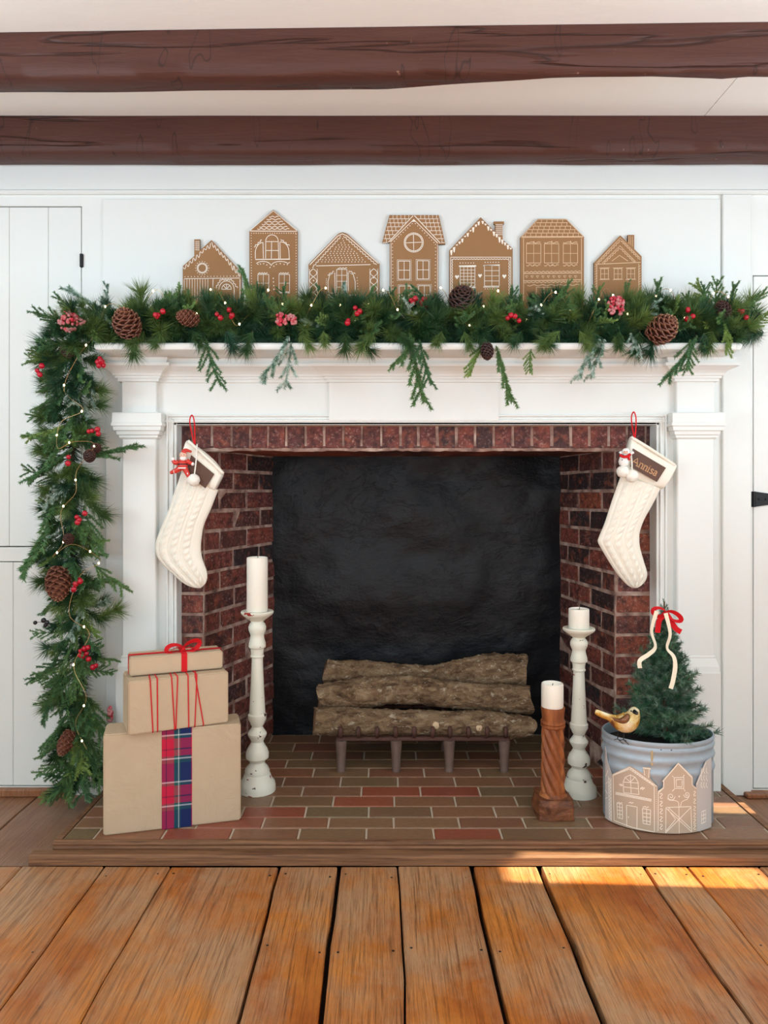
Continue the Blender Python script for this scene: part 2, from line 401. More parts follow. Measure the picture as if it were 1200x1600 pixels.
def link(name, data, parent=None, loc=(0, 0, 0)):
    o = bpy.data.objects.new(name, data); COL.objects.link(o); o.location = loc
    if parent: o.parent = parent
    return o
def thing(name, label, cat, loc=(0, 0, 0), rz=0, group=None):
    o = bpy.data.objects.new(name, None); COL.objects.link(o); o.location = loc; o.rotation_euler = (0, 0, rz)
    o.empty_display_size = 0.05
    return tag(o, label, cat, group)
def tag(o, label, cat, group=None):
    o['label'] = label; o['category'] = cat
    if group: o['group'] = group
    return o
def struct(o): o['kind'] = 'structure'; return o
def copy_tree(o, parent=None):
    c = o.copy(); COL.objects.link(c)
    if parent: c.parent = parent
    for ch in list(o.children): copy_tree(ch, c)
    return c
def rel(o): return Vector(o.location)
def catmull(pts, n):
    pts = [Vector(p) for p in pts]; out = []
    k = len(pts)
    for i in range(n):
        t = i / (n - 1) * (k - 1); a = min(int(t), k - 2); f = t - a
        p0, p1, p2, p3 = pts[max(a - 1, 0)], pts[a], pts[a + 1], pts[min(a + 2, k - 1)]
        out.append(0.5 * (2 * p1 + (p2 - p0) * f + (2 * p0 - 5 * p1 + 4 * p2 - p3) * f * f + (3 * p1 - p0 - 3 * p2 + p3) * f ** 3))
    return out

# ------------------------------------------------------------------ the room
WY = 2.68                       # face of the fireplace wall
XW, ZC, YB = 2.6, 2.40, -3.3
def holes_wall(mb, u0, u1, v0, v1, holes, emit):
    us = sorted({u0, u1, *[h[0] for h in holes], *[h[1] for h in holes]}); vs = sorted({v0, v1, *[h[2] for h in holes], *[h[3] for h in holes]})
    us = [u for u in us if u0 <= u <= u1]; vs = [v for v in vs if v0 <= v <= v1]
    for a, b in zip(us, us[1:]):
        run = None
        for c, d in zip(vs, vs[1:]):
            um, vm = (a + b) / 2, (c + d) / 2
            if any(h[0] < um < h[1] and h[2] < vm < h[3] for h in holes):
                if run: emit(a, b, *run); run = None
            else: run = (run[0], d) if run else (c, d)
        if run: emit(a, b, *run)
D1X = PX(128, WY); D2X = PX(96, WY); D3X = PX(1176, WY)
D1 = (-2.2, D1X, PZ(855, WY), PZ(322, WY)); D2 = (-2.2, D2X, 0.03, PZ(877, WY)); D3 = (D3X, 2.1, 0.02, PZ(430, WY))
FH = (-0.93, 1.18, -0.06, 1.55)
mb = MB(); holes_wall(mb, -XW, XW, -0.06, ZC, [D1, D2, D3, FH], lambda a, b, c, d: mb.box(a, b, WY, WY + 0.05, c, d))
struct(mb.obj('wall_back', WHITE))
mb = MB(); mb.box(-XW, -1.0, WY + 0.052, WY + 0.08, -0.06, ZC); mb.box(1.2, XW, WY + 0.052, WY + 0.08, -0.06, ZC)
struct(mb.obj('trim_5', GAP))
# right wall: a window, and two made-up slots cut to shape the sun patches
mb = MB(); RW = [(-0.2, 1.3, 0.6, 2.1), (1.972, 2.085, 0.93, 1.452), (2.335, 2.420, 0.895, 1.055)]
holes_wall(mb, YB, WY + 0.05, -0.06, ZC, RW, lambda a, b, c, d: mb.box(XW, XW + 0.1, a, b, c, d)); struct(mb.obj('wall_right', WHITE))
mb = MB(); holes_wall(mb, YB, WY + 0.05, -0.06, ZC, [(-0.45, 0.85, 0.6, 2.1)], lambda a, b, c, d: mb.box(-XW - 0.1, -XW, a, b, c, d)); struct(mb.obj('wall_left', WHITE))
mb = MB(); holes_wall(mb, -XW, XW, -0.06, ZC, [(-1.7, 1.5, 0.5, 2.2)], lambda a, b, c, d: mb.box(a, b, YB - 0.1, YB, c, d)); struct(mb.obj('wall_front', WHITE))
mb = MB(); mb.box(-XW - 0.1, 1.112, YB - 0.1, WY + 0.1, ZC, ZC + 0.05); mb.box(1.115, XW + 0.1, YB - 0.1, WY + 0.1, ZC, ZC + 0.05); mb.box(1.0, 1.2, YB, WY + 0.1, ZC + 0.051, ZC + 0.07)
struct(mb.obj('ceiling', CEIL))

# doors
def plank_door(name, box, joints, hy):
    x0, x1, z0, z1 = box
    root = struct(MB().box(x0 + 0.004, x1 - 0.0035, WY + 0.022, WY + 0.03, z0 + 0.004, z1 - 0.0035).obj(name, WHITE))
    xs = [x0 + 0.004] + joints + [x1 - 0.0035]
    for a, b in zip(xs, xs[1:]):
        MB().cbox(a + 0.0006, b - 0.0006, WY + 0.002, WY + 0.0219, z0 + 0.004, z1 - 0.0035, 0.0015).obj('door_board', WHITE, root)
    return root
d1 = plank_door('door_1', D1, [-1.9, -1.62, PX(14, WY), PX(75, WY)], None)
d2 = plank_door('door_2', D2, [-1.9, -1.62, PX(20, WY)], None)
d3 = plank_door('door_3', D3, [1.62, 1.88], None)
hx = D1X
MB().cbox(hx - 0.006, hx + 0.006, WY - 0.008, WY + 0.012, PZ(418, WY), PZ(397, WY), 0.002).obj('hinge', IRONB, d1)
h = MB(); zc_ = PZ(780, WY)
h.cbox(D3X - 0.012, D3X + 0.002, WY - 0.004, WY + 0.002, zc_ - 0.028, zc_ + 0.028, 0.0015)
h.prism([(D3X + 0.004, zc_ - 0.028), (D3X + 0.004, zc_ + 0.028), (D3X + 0.12, zc_ + 0.012), (D3X + 0.12, zc_ - 0.012)], WY - 0.004, WY + 0.002)
h.tube([(D3X + 0.003, WY - 0.006, zc_ - 0.028), (D3X + 0.003, WY - 0.006, zc_ + 0.028)], 0.005)
for dx in (0.02, 0.045): h.sphere((D3X + dx, WY - 0.004, zc_), 0.004, 8, 5)
h.obj('hinge', IRONB, d3)
# boards applied to the wall
struct(MB().cbox(PX(1129, 2.668), PX(1174, 2.668), 2.666, WY, 0.002, PZ(303, 2.666), 0.003).obj('trim_1', WHITE))
struct(MB().cbox(PX(160, WY - 0.008), PX(1126, WY - 0.008), WY - 0.008, WY, 1.552, PZ(312, WY), 0.002).obj('trim_2', WHITE))
fz = MB(); fz.stack(-XW, XW, WY - 0.012, WY, [(PZ(303, WY - .012), 0.0), (PZ(301, WY - .012), 0.006), (PZ(298, WY - .012), 0.006), (PZ(296, WY - .012), 0.0), (2.30, 0.0)])
fz.v = [(max(-XW + .001, min(XW - .001, v[0])), v[1], v[2]) for v in fz.v]
struct(fz.obj('trim_3', WHITE))
struct(MB().cbox(PX(166, 2.66), -0.9305, 2.652, WY + 0.04, 0.002, 1.55, 0.003).obj('trim_4', WHITE))
bb = MB().cbox(-2.3, PX(104, 2.668), 2.655, WY + 0.02, 0.0005, 0.028, 0.004); struct(bb.obj('baseboard_left', TRIMWOOD))
bb = MB().cbox(PX(1162, 2.665), 2.2, 2.64, WY + 0.03, 0.0005, 0.018, 0.004); struct(bb.obj('baseboard_right', TRIMWOOD))

# floor: a dark subfloor carrying separate planks
floor = struct(MB().box(-XW, XW, YB, WY + 0.05, -0.06, -0.03).obj('floor', DARK))
E = [(-2.6, 3), (-2.2, 3), (-1.8, 3), (-1.42, 3), (-1.06, 3), (-0.815, 4), (-0.626, 3), (-0.302, 8), (-0.129, 12), (0.047, 5), (0.259, 13), (0.459, 14), (0.764, 8), (0.896, 2.5), (1.104, 3), (1.36, 4), (1.7, 3), (2.1, 3), (2.6, 3)]
def wav(y, k): return 0.0022 * math.sin(y * 7 + k * 3) + 0.0014 * math.sin(y * 19 + k * 5)
nail_mesh = MB().lathe([(0.0035, -0.002), (0.0035, 0.0004), (0.002, 0.0009)], 8).mesh('nail', BLACKP)
def plank(a, b, y0, y1, mat, ka, kb, zt, nails):
    n = max(2, int((y1 - y0) / 0.12)); c = 0.003
    def fn(u, v):
        y = y0 + (y1 - y0) * v; xa = a + wav(y, ka); xb = b + wav(y, kb); z = zt + 0.0008 * math.sin(y * 5 + ka)
        return [(xa, y, zt - 0.028), (xa, y, z - c), (xa + c, y, z), (xb - c, y, z), (xb, y, z - c), (xb, y, zt - 0.028)][round(u * 5)]
    m = MB().grid(fn, 6, n)
    m.f += [(0, 1, 2, 3, 4, 5), tuple((n - 1) * 6 + j for j in range(6))]; m.mi += [0, 0]
    og = Vector(((a + b) / 2, y1, 0)); o = m.obj('floor_plank', mat, floor, og)
    for (x, y) in nails: link('nail', nail_mesh, o, (x - og.x, y - og.y, zt - 0.0004))
for i in range(len(E) - 1):
    (a, ga), (b, gb) = E[i], E[i + 1]
    zt = random.uniform(-0.002, 0.0)
    nl = []
    if -1.3 < a < 1.3:
        for yy in (1.78, 2.12):
            nl += [(a + 0.022, yy + random.uniform(-.015, .015)), (b - 0.022, yy + random.uniform(-.015, .015))]
    plank(a + ga / 2000, b - gb / 2000, YB, 2.168, PLANK, i, i + 1, zt, nl)
for (a, b) in ((-2.6, -2.1), (-2.1, -1.66), (-1.66, -1.248), (-1.244, -0.986), (1.222, 1.62), (1.624, 2.1), (2.104, 2.6)):
    y0 = 2.174
    nl = [(a + 0.03, 2.2), (b - 0.03, 2.2)] if -1.3 < a < 1.3 else []
    plank(a, b, y0, WY + 0.03, PLANKL, 0, 0, random.uniform(-0.0015, 0.0), nl)

# ceiling beams
def beam(name, label, yf0, yb, zbf, zbb, seed, waney=None, slope=0.0):
    rnd = random.Random(seed); n = 150; mb = MB(); m = 9
    def fn(u, v):
        x = -XW + 2 * XW * v
        w = waney(x) if waney else 0.0; yf = yf0 + slope * x
        nz = lambda k, s=3.0, a=0.004: a * noise.noise(Vector((x * s, k * 3.7, seed)))
        front = [(yf + nz(1, 2), ZC - 0.001), (yf + nz(2, 5), zbf + (ZC - zbf) * .66), (yf + nz(3, 5), zbf + (ZC - zbf) * .33),
                 (yf + 0.002 + nz(4, 4), zbf + 0.012 + nz(5, 6, .008)), (yf + 0.016 + nz(6, 6), zbf + nz(5, 6, .006)),
                 (max(yf + .018, yf + (yb + w - yf) * .55), zbb + nz(7, 6, .004) + (zbf - zbb) * .5), (max(yf + .02, yb - 0.010 + w), zbb + nz(8, 3, .005)),
                 (max(yf + .024, yb + w + nz(9, 4, .003)), zbb + 0.012 + nz(10)), (yb + w * .6, ZC - 0.001)]
        return (x, *front[round(u * 8)])
    mb.grid(fn, m, n, closed_u=False)
    k = (n - 1) * m; mb.f += [tuple(range(m)), tuple(k + j for j in range(m))]; mb.mi += [0, 0]
    mb.f += [(j * m, j * m + m - 1, (j + 1) * m + m - 1, (j + 1) * m) for j in range(n - 1)]; mb.mi += [0] * (n - 1)
    return tag(mb.obj(name, BEAM, None, (0, (yf0 + yb) / 2, ZC), 50), label, 'beam')
def wane(x):
    px = 598 + x * F / 2.18
    def at(p): 
        pts = [(-2000, 147), (0, 148), (300, 143), (600, 142), (700, 134), (850, 124), (1000, 121), (1110, 126), (1140, 122), (1200, 122), (3000, 122)]
        for (a, ya), (b, yb_) in zip(pts, pts[1:]):
            if a <= p <= b: return ya + (yb_ - ya) * (p - a) / (b - a)
        return 122
    y = at(px); return 1.17 * F / (VY - y) - 2.19
beam('ceiling_beam', 'hewn dark brown ceiling beam nearest the viewer, topmost in the photo', 2.068, 2.19, 2.27, 2.268, 3, wane, -0.021)
beam('ceiling_beam', 'dark brown ceiling beam lying along the top of the white wall', 2.555, 2.662, 2.272, 2.272, 11)

# ------------------------------------------------------------------ fireplace
FP = thing('fireplace', 'white painted fireplace with pilasters, brick opening and mantel shelf', 'fireplace', (0.12, 2.65, 0.05))
fo = rel(FP)
class FB(MB):
    def part(s, name, mats, smooth=False, origin=None):
        og = Vector(origin) if origin is not None else fo
        o = link(name, s.mesh(name, mats, og, smooth), FP, og - fo); return o
XL, XR, ZT = -0.734, 0.975, 1.338          # opening in the wood
BX0, BX1 = -0.927, 1.173
BYF = 2.70                                 # brick face
FB().box(BX0, XL, 2.64, BYF, 0.05, ZT).part('jamb_board', WHITE); FB().box(XR, BX1, 2.64, BYF, 0.05, ZT).part('jamb_board', WHITE)
FB().box(BX0, BX1, 2.632, BYF, ZT, 1.55).part('frieze_board', WHITE)
q = FB()
for (w0, w1, y) in ((0.0, 0.010, 2.632), (0.010, 0.018, 2.624), (0.018, 0.028, 2.629), (0.028, 0.034, 2.622)):
    q.cbox(XL - w1, XL - w0, y, 2.641, 0.05, ZT + w1, 0.0015); q.cbox(XR + w0, XR + w1, y, 2.641, 0.05, ZT + w1, 0.0015)
    q.cbox(XL - w0, XR + w0, y, 2.641, ZT + w0, ZT + w1, 0.0015)
q.part('opening_moulding', WHITE)
# crown under the shelf
crown = [(1.486, 0.0), (1.487, 0.008), (1.497, 0.008), (1.4975, 0.015), (1.505, 0.016), (1.506, 0.022), (1.514, 0.025), (1.522, 0.034), (1.529, 0.048), (1.534, 0.058), (1.535, 0.064), (1.545, 0.064), (1.546, 0.050), (1.5645, 0.056)]
FB().stack(BX0, BX1, 2.632, 2.675, crown).part('crown_moulding', WHITE)
FB().box(PX(514, 2.622), PX(779, 2.622), 2.621, 2.633, 1.352, 1.494).stack(PX(514, 2.622), PX(779, 2.622), 2.621, 2.675, [(z, p * 0.93) for z, p in crown]).part('frieze_panel', WHITE)
FB().box(BX0 + .11, BX1 - .11, 2.626, 2.64, 1.345, 1.354).part('frieze_bead', WHITE)
for (a, b) in ((PX(189, 2.60), PX(244, 2.60)), (PX(1058, 2.60), PX(1118, 2.60))):
    FB().cbox(a, b, 2.605, 2.66, 1.376, 1.495, 0.003).part('pilaster_block', WHITE)
    FB().stack(a, b, 2.605, 2.66, [(z, p * 0.9 + (.003 if p else 0)) for z, p in crown]).part('upper_capital', WHITE)
    FB().cbox(a + .002, b - .002, 2.605, 2.66, 0.44, 1.295, 0.004).part('pilaster', WHITE)
    FB().stack(a + .002, b - .002, 2.605, 2.66, [(1.284, 0.0), (1.290, 0.008), (1.297, 0.008), (1.300, 0.014), (1.312, 0.016), (1.314, 0.022), (1.328, 0.024), (1.330, 0.029), (1.340, 0.029), (1.342, 0.026), (1.374, 0.026), (1.377, 0.022)]).part('capital', WHITE)
    FB().stack(a + .002, b - .002, 2.605, 2.66, [(0.05, 0.016), (0.462, 0.016), (0.468, 0.014), (0.485, 0.012), (0.512, 0.003), (0.518, 0.003), (0.522, 0.0)]).part('plinth', WHITE)
sx0, sx1 = PX(147, 2.44), PX(1160, 2.44)
sh = FB(); sh.stack(sx0 + .01, sx1 - .01, 2.45, WY - 0.009, [(1.565, -0.004), (1.570, 0.006), (1.578, 0.010), (1.586, 0.010), (1.5915, 0.005)])
sh.part('mantel_shelf', WHITE, 30)
# firebox: mortar walls, then every brick
CL0, CL1 = Vector((PX(319, BYF), BYF, 0)), Vector((PX(427, 3.2), 3.2, 0))
CR0, CR1 = Vector((PX(960, BYF), BYF, 0)), Vector((PX(875, 3.2), 3.2, 0))
ZL = 1.254
mm = FB()
def wallseg(mb, a, b, side, z0, z1, t=0.08):
    d = (b - a).normalized(); n = Vector((d.y, -d.x, 0)) * side
    pts = [a, b, b + n * t, a + n * t]
    mb.add([(p.x, p.y, z) for z in (z0, z1) for p in pts], [(0, 1, 2, 3), (4, 5, 6, 7), (0, 1, 5, 4), (1, 2, 6, 5), (2, 3, 7, 6), (3, 0, 4, 7)])
off = 0.003
dl, dr = (CL1 - CL0).normalized(), (CR1 - CR0).normalized(); nl_, nr_ = Vector((-dl.y, dl.x, 0)) * .002, Vector((dr.y, -dr.x, 0)) * .002
wallseg(mm, CL0 + nl_, CL1 + dl * .05 + nl_, -1, 0.045, ZL); wallseg(mm, CR0 + nr_, CR1 + dr * .05 + nr_, 1, 0.045, ZL)
mm.box(XL - 0.15, CL0.x - off, BYF + off, BYF + 0.07, 0.045, ZL); mm.box(CR0.x + off, XR + 0.15, BYF + off, BYF + 0.07, 0.045, ZL)
mm.box(XL - 0.15, XR + 0.15, BYF + off, BYF + 0.1, ZL + 0.004, ZT + 0.06)
mm.part('mortar_backing', MORTAR)
FB().box(XL - .1, XR + .1, BYF + 0.002, 3.3, ZL - 0.002, ZL + 0.012).part('lintel_underside', BRICKD)
bw = FB(); 
bw.grid(lambda u, v: (CL1.x - 0.05 + u * (CR1.x - CL1.x + 0.1), 3.2 + 0.02 * noise.noise(Vector((u * 5, v * 5, 1))) + 0.006 * noise.noise(Vector((u * 18, v * 18, 4))), 0.045 + v * (ZL - 0.03)), 60, 60)
bw.part('firebox_back', BLACKWALL, True)
FB().box(-0.9, 1.15, 3.26, 3.3, 0.0, 1.4).part('chimney_shell', MORTAR)
# unit brick meshes: x -.5...5, z -.5...5, front at y=0, depth to y=1, chamfered face, lightly uneven
def unit_brick(seed, mat, dim):
    rnd = random.Random(seed); cx, cz = 0.0035 / dim[0], 0.0035 / dim[1]; j = lambda a: rnd.uniform(-a, a)
    ring = lambda ix, iz, y: [(sx * (.5 - ix) + j(.012), y + j(.05), sz * (.5 - iz) + j(.03)) for sx, sz in ((-1, -1), (1, -1), (1, 1), (-1, 1))]
    v = ring(cx, cz, 0.0) + ring(0, 0, 0.22) + [(sx * .5, 1, sz * .5) for sx, sz in ((-1, -1), (1, -1), (1, 1), (-1, 1))]
    f = [(0, 1, 2, 3)]
    for k in (0, 4):
        for i in range(4): f.append((k + i, k + (i + 1) % 4, k + 4 + (i + 1) % 4, k + 4 + i))
    return MB().add(v, f).mesh('brick', mat)
BM = {m: [unit_brick(s, m, (0.2, 0.066)) for s in range(5)] for m in (BRICK, BRICKD, BRICKB, BRICKO)}
QS = (0.33, 1, 1.35)
BRS = {BRICK: mk_brick('red_soldier_brick', [(0, lin(116, 58, 52)), (0.5, lin(130, 64, 54)), (1, lin(104, 54, 54))], 0.7, QS), BRICKD: mk_brick('dark_soldier_brick', [(0, lin(92, 48, 46)), (1, lin(104, 54, 50))], 0.5, QS),
       BRICKB: mk_brick('sooty_soldier_brick', [(0, lin(66, 40, 42)), (1, lin(80, 46, 44))], 0.4, QS), BRICKO: mk_brick('orange_soldier_brick', [(0, lin(150, 78, 52)), (1, lin(136, 68, 48))], 0.7, QS)}
BMS = {m: [unit_brick(s + 20, BRS[m], (0.066, 0.09)) for s in range(5)] for m in (BRICK, BRICKD, BRICKB, BRICKO)}
def brick(c, w, hgt, ang, mats, seed, table=BM, depth=0.03):
    rnd = random.Random(seed * 7919 + 13)
    m = rnd.choices([BRICK, BRICKD, BRICKB, BRICKO], mats)[0]
    o = link('brick', rnd.choice(table[m]), FP, Vector(c) - fo)
    o.scale = (w, depth, hgt); o.rotation_euler = (rnd.uniform(-.012, .012), rnd.uniform(-.01, .01), ang + rnd.uniform(-.012, .012))
RH = 0.0752; NR = 16
sd = 0
for row in range(NR):
    z = 0.05 + RH * (row + .5); hgt = RH - 0.0085; half = row % 2
    top = row / NR
    # left return, right return (front face)
    wl = CL0.x - (XL - 0.02); wr = (XR + 0.02) - CR0.x
    for (x0, w, right) in ((XL - 0.02, wl, 0), (CR0.x, wr, 1)):
        sd += 1
        mats = (6, 3, 1, 1) if not right else ((3, 4, 2, 3) if top > .5 else (3, 2, 0, 6))
        brick((x0 + w / 2, BYF + random.uniform(-.003, .002), z), w - 0.009, hgt, 0, mats, sd)
    for (a, b, right) in ((CL0, CL1, 0), (CR0, CR1, 1)):
        L = (b - a).length; d = (b - a).normalized()
        ang = math.atan2(d.y, d.x) if not right else math.atan2(-d.y, -d.x)
        cuts = [0.0] + ([0.10] if half else []) + []
        t = 0.0 if not half else 0.10
        edges = [0.0] + ([0.105] if half else [])
        while edges[-1] + 0.205 < L - 0.03: edges.append(edges[-1] + 0.205 + random.uniform(-.006, .006))
        edges.append(L + 0.045)
        for e0, e1 in zip(edges, edges[1:]):
            sd += 1; mid = a + d * ((e0 + e1) / 2); dp = (e0 + e1) / 2 / L
            if right: mats = (2, 3, 1 + 6 * dp * (0.3 + top) + 5 * max(0, top - .4), 0.3)
            else: mats = (5, 4, 0.5 + 3.5 * dp * dp + (1.5 if top > .85 else 0), 0.5)
            n = Vector((d.y, -d.x, 0)) * (1 if not right else -1)
            c = mid + n * random.uniform(-0.001, 0.003)
            brick((c.x, c.y, z), (e1 - e0) - 0.013, hgt, ang, mats, sd)
xs = XL - 0.03; k = 0
while xs < XR + 0.02:
    w = 0.0685 + random.uniform(-.004, .004); sd += 1
    brick((xs + w / 2, BYF + random.uniform(-.003, .002), (ZL + ZT) / 2 + 0.004), w - 0.007, ZT - ZL + 0.006, 0, (6, 4, .6, .8 if xs < 0 else .1), sd, BMS)
    xs += w
FB().grid(lambda u, v: (XL - .02 + (XR - XL + .04) * u, BYF - 0.004 + 0.012 * v + 0.003 * noise.noise(Vector((u * 40, v * 3, 2))), ZL + 0.004 - 0.011 * math.sin(v * PI) + 0.004 * noise.noise(Vector((u * 60, v * 5, 6)))), 90, 5).part('mortar_bead', MORTAR)

# ------------------------------------------------------------------ hearth
HE = thing('hearth', 'raised hearth of brown and red tiles with a wooden border', 'hearth', (0.12, 2.4, 0))
ho = rel(HE)
TX0, TX1 = -0.9665, 1.195
HB = lambda mb, name, mat, sm=False: link(name, mb.mesh(name, mat, ho, sm), HE)
HB(MB().box(TX0, TX1, 2.226, 2.645, 0.001, 0.047).box(CL0.x - .3, CR0.x + .3, 2.645, 3.26, 0.001, 0.047), 'grout_bed', GROUT)
def mold(x0, x1, prof):    # extruded along x
    n = len(prof); vs = [(x0, y, z) for y, z in prof] + [(x1, y, z) for y, z in prof]
    return MB().add(vs, [tuple(range(n)), tuple(range(2 * n - 1, n - 1, -1))] + [(i, (i + 1) % n, (i + 1) % n + n, i + n) for i in range(n)])
lip = mold(TX0 - 0.018, 1.6, [(2.2255, 0.002), (2.2255, 0.054), (2.215, 0.056), (2.207, 0.054), (2.204, 0.048), (2.207, 0.042), (2.204, 0.036), (2.206, 0.031), (2.206, 0.002)])
def mk_trimx():
    m = NM('border_wood_lengthwise', 0.6, 0, 0.3)
    gr = m.noise(9, (0.4, 14, 14), 9, 0.72, 0.7)
    c = m.mix(m.ramp(gr, [(0.35, 0.0), (0.6, 1.0)]), lin(84, 56, 40), lin(142, 102, 72))
    c = m.mix(m.ramp(m.noise(5, (0.5, 1, 1), 6), [(0.58, 0.0), (0.72, 0.7)]), c, lin(170, 126, 92))
    m.col(c); m.bump(gr, 0.4, 0.004); return m.m
TRIMX = mk_trimx()
HB(lip, 'border_lip', TRIMX)
HB(mold(-1.04, 1.6, [(2.2045, 0.001), (2.2045, 0.0305), (2.178, 0.030), (2.171, 0.024), (2.170, 0.001)]), 'border_board', TRIMX)
HB(MB().box(TX0 - 0.016, TX0 - 0.001, 2.226, 2.65, 0.001, 0.052), 'border_strip', TRIMX)
HB(MB().box(TX1 + 0.001, TX1 + 0.022, 2.226, 2.65, 0.001, 0.052), 'border_strip', TRIMX)
rows = [2.229, 2.306, 2.383, 2.465, 2.548, 2.631, 2.719, 2.807, 2.894, 2.987, 3.086, 3.19]
def unit_tile(mat):
    c = .03; v = [(sx * .5, sy * .5, z) for z in (0, .6) for sx, sy in ((-1, -1), (1, -1), (1, 1), (-1, 1))] + [(sx * (.5 - .012), sy * (.5 - c), 1) for sx, sy in ((-1, -1), (1, -1), (1, 1), (-1, 1))]
    f = [(8, 9, 10, 11)]
    for k in (0, 4):
        for i in range(4): f.append((k + i, k + (i + 1) % 4, k + 4 + (i + 1) % 4, k + 4 + i))
    return MB().add(v, f).mesh('tile', mat)
TM, TMR = unit_tile(TILE), unit_tile(TILER)
PIT = 0.2068
reds = [(0, -0.61), (0, 0.245), (4, -0.06), (4, 0.145), (3, -0.15), (2, -0.36), (1, -0.53), (6, 0.9), (2, 0.8)]
def edge_at(a, b, y): return a.x + (b.x - a.x) * max(0, (y - a.y)) / (b.y - a.y)
for r in range(len(rows) - 1):
    y0, y1 = rows[r], rows[r + 1]; ym = (y0 + y1) / 2
    lo, hi = (TX0, TX1) if ym < 2.63 else (edge_at(CL0, CL1, y0) - .05, edge_at(CR0, CR1, y0) + .05)
    x = -0.271 + (PIT * .55 if r % 2 else 0) + random.Random(r).uniform(-.02, .02) - 6 * PIT
    while x < hi:
        a, b = max(x, lo), min(x + PIT, hi); x += PIT
        if b - a < 0.02: continue
        red = any(rr == r and abs((a + b) / 2 - rx) < .11 for rr, rx in reds)
        o = link('tile', TMR if red else TM, HE, Vector(((a + b) / 2, ym, 0.044)) - ho)
        o.scale = (b - a - 0.006, y1 - y0 - 0.006, 0.006 + random.uniform(-.0004, .0004))

# ------------------------------------------------------------------ fireplace grate and logs
HZ = 0.05
GR = thing('fire_grate', 'iron fire grate with ten curled bars holding logs', 'grate', (0.15, 2.86, HZ)); go = rel(GR)
GB = lambda mb, name, mat, sm=40: link(name, mb.mesh(name, mat, go, sm), GR)
legx = [PX(x, 2.775) for x in (533, 619, 702, 788)]
for x in legx:
    GB(MB().lathe([(0.0155, 0.0), (0.0165, 0.004), (0.0155, 0.01), (0.017, 0.05), (0.021, 0.10), (0.022, 0.118)], 14, (x, 2.775, HZ)), 'leg', IRON)
for x in legx[1:3]:
    GB(MB().lathe([(0.013, 0.0), (0.013, 0.17)], 12, (x, 3.0, HZ)), 'rear_leg', IRON)
GB(MB().cbox(legx[0] - .02, legx[-1] + .02, 2.766, 2.790, 0.164, 0.180, 0.004), 'front_rail', IROND)
GB(MB().cbox(legx[0] - .02, legx[-1] + .02, 2.99, 3.01, 0.222, 0.236, 0.004), 'rear_rail', IROND)
for px in (532, 560, 589, 618, 647, 676, 703, 732, 761, 790):
    x = PX(px, 2.765)
    pts = catmull([(x, 3.09, 0.262), (x, 2.98, 0.243), (x, 2.85, 0.187), (x, 2.79, 0.176), (x, 2.765, 0.184), (x, 2.756, 0.200), (x, 2.760, 0.213), (x, 2.768, 0.216)], 20)
    GB(MB().tube(pts, [0.0065] * 12 + [0.009] * 4 + [0.009, 0.0085, 0.008, 0.006], 8), 'grate_bar', IROND)
def log(label, Y, secs, seed, tilt=0.0, knots=()):
    # secs: (px, py_top, py_bottom) along the log
    cs = [(Vector(P(px, (a + b) / 2, Y)), (b - a) / 2 / F * Y) for px, a, b in secs]
    NV = 150; cp = catmull([c for c, r in cs], NV); rp = [v.x for v in catmull([(r, 0, 0) for c, r in cs], NV)]
    n = 44; mb = MB(); L0 = cp[0].copy()
    def fn(u, v):
        i = round(v * (NV - 1)); q = 2 * PI * u; c, r = cp[i], rp[i]
        x = c.x
        nn = noise.noise(Vector((x * 9, math.cos(q) * 1.2 + seed, math.sin(q) * 1.2))) * 0.10 + noise.noise(Vector((x * 40, math.cos(q) * 5 + seed, math.sin(q) * 5))) * 0.10 + noise.noise(Vector((x * 110, math.cos(q) * 12 + seed, math.sin(q) * 12))) * 0.10
        rr = r * (1 + nn)
        return (c.x + 0.012 * math.cos(q * 2 + seed) * (1 if i in (0, NV - 1) else 0), c.y + rr * math.cos(q), c.z + rr * math.sin(q))
    mb.grid(fn, n, NV, 0, True)
    mb.f += [tuple(range(n)), tuple((NV - 1) * n + j for j in range(n))]; mb.mi += [1, 1]
    og = cp[75]; root = link('log', mb.mesh('log', [BARK, LOGEND], og, 60), None, og); tag(root, label, 'log', None)
    for (px, py) in knots:
        p = P(px, py, Y); j = min(range(NV), key=lambda i: abs(cp[i].x - p.x)); dz = p.z - cp[j].z; rr = rp[j]
        yy = cp[j].y - math.sqrt(max(0, rr * rr - dz * dz)) - 0.003
        pk = Vector((p.x, yy, p.z)) - og
        MB().lathe([(0.0135, -.012), (0.0125, 0.0), (0.010, 0.003)], 14).bmo = None
        kb = MB().tube([pk + Vector((0, 0.02, 0)), pk + Vector((0, 0.004, 0)), pk], [0.016, 0.0135, 0.011], 12)
        link('knot', kb.mesh('knot', KNOTM, (0, 0, 0), True), root)
    return root
KNOTM = simple('pale_knot_wood', lin(214, 186, 150), 0.8)
log('front log with two pale cut knots, lowest of three on the grate', 2.83, [(494, 1107, 1146), (530, 1106, 1149), (580, 1108, 1150), (640, 1110, 1149), (700, 1112, 1151), (760, 1112, 1152), (800, 1117, 1153), (832, 1121, 1150)], 1, 0, ((680, 1128), (746, 1131)))
log('middle log with a swollen left end, between front and rear logs', 2.905, [(500, 1069, 1109), (541, 1062, 1109), (590, 1057, 1104), (618, 1055, 1099), (677, 1060, 1103), (732, 1067, 1108), (780, 1070, 1113), (827, 1073, 1115)], 5)
log('rear log with a waist in its middle, topmost on the grate', 3.02, [(510, 1031, 1071), (585, 1034, 1070), (640, 1038, 1069), (677, 1040, 1070), (713, 1032, 1072), (761, 1024, 1076), (819, 1023, 1076)], 9)

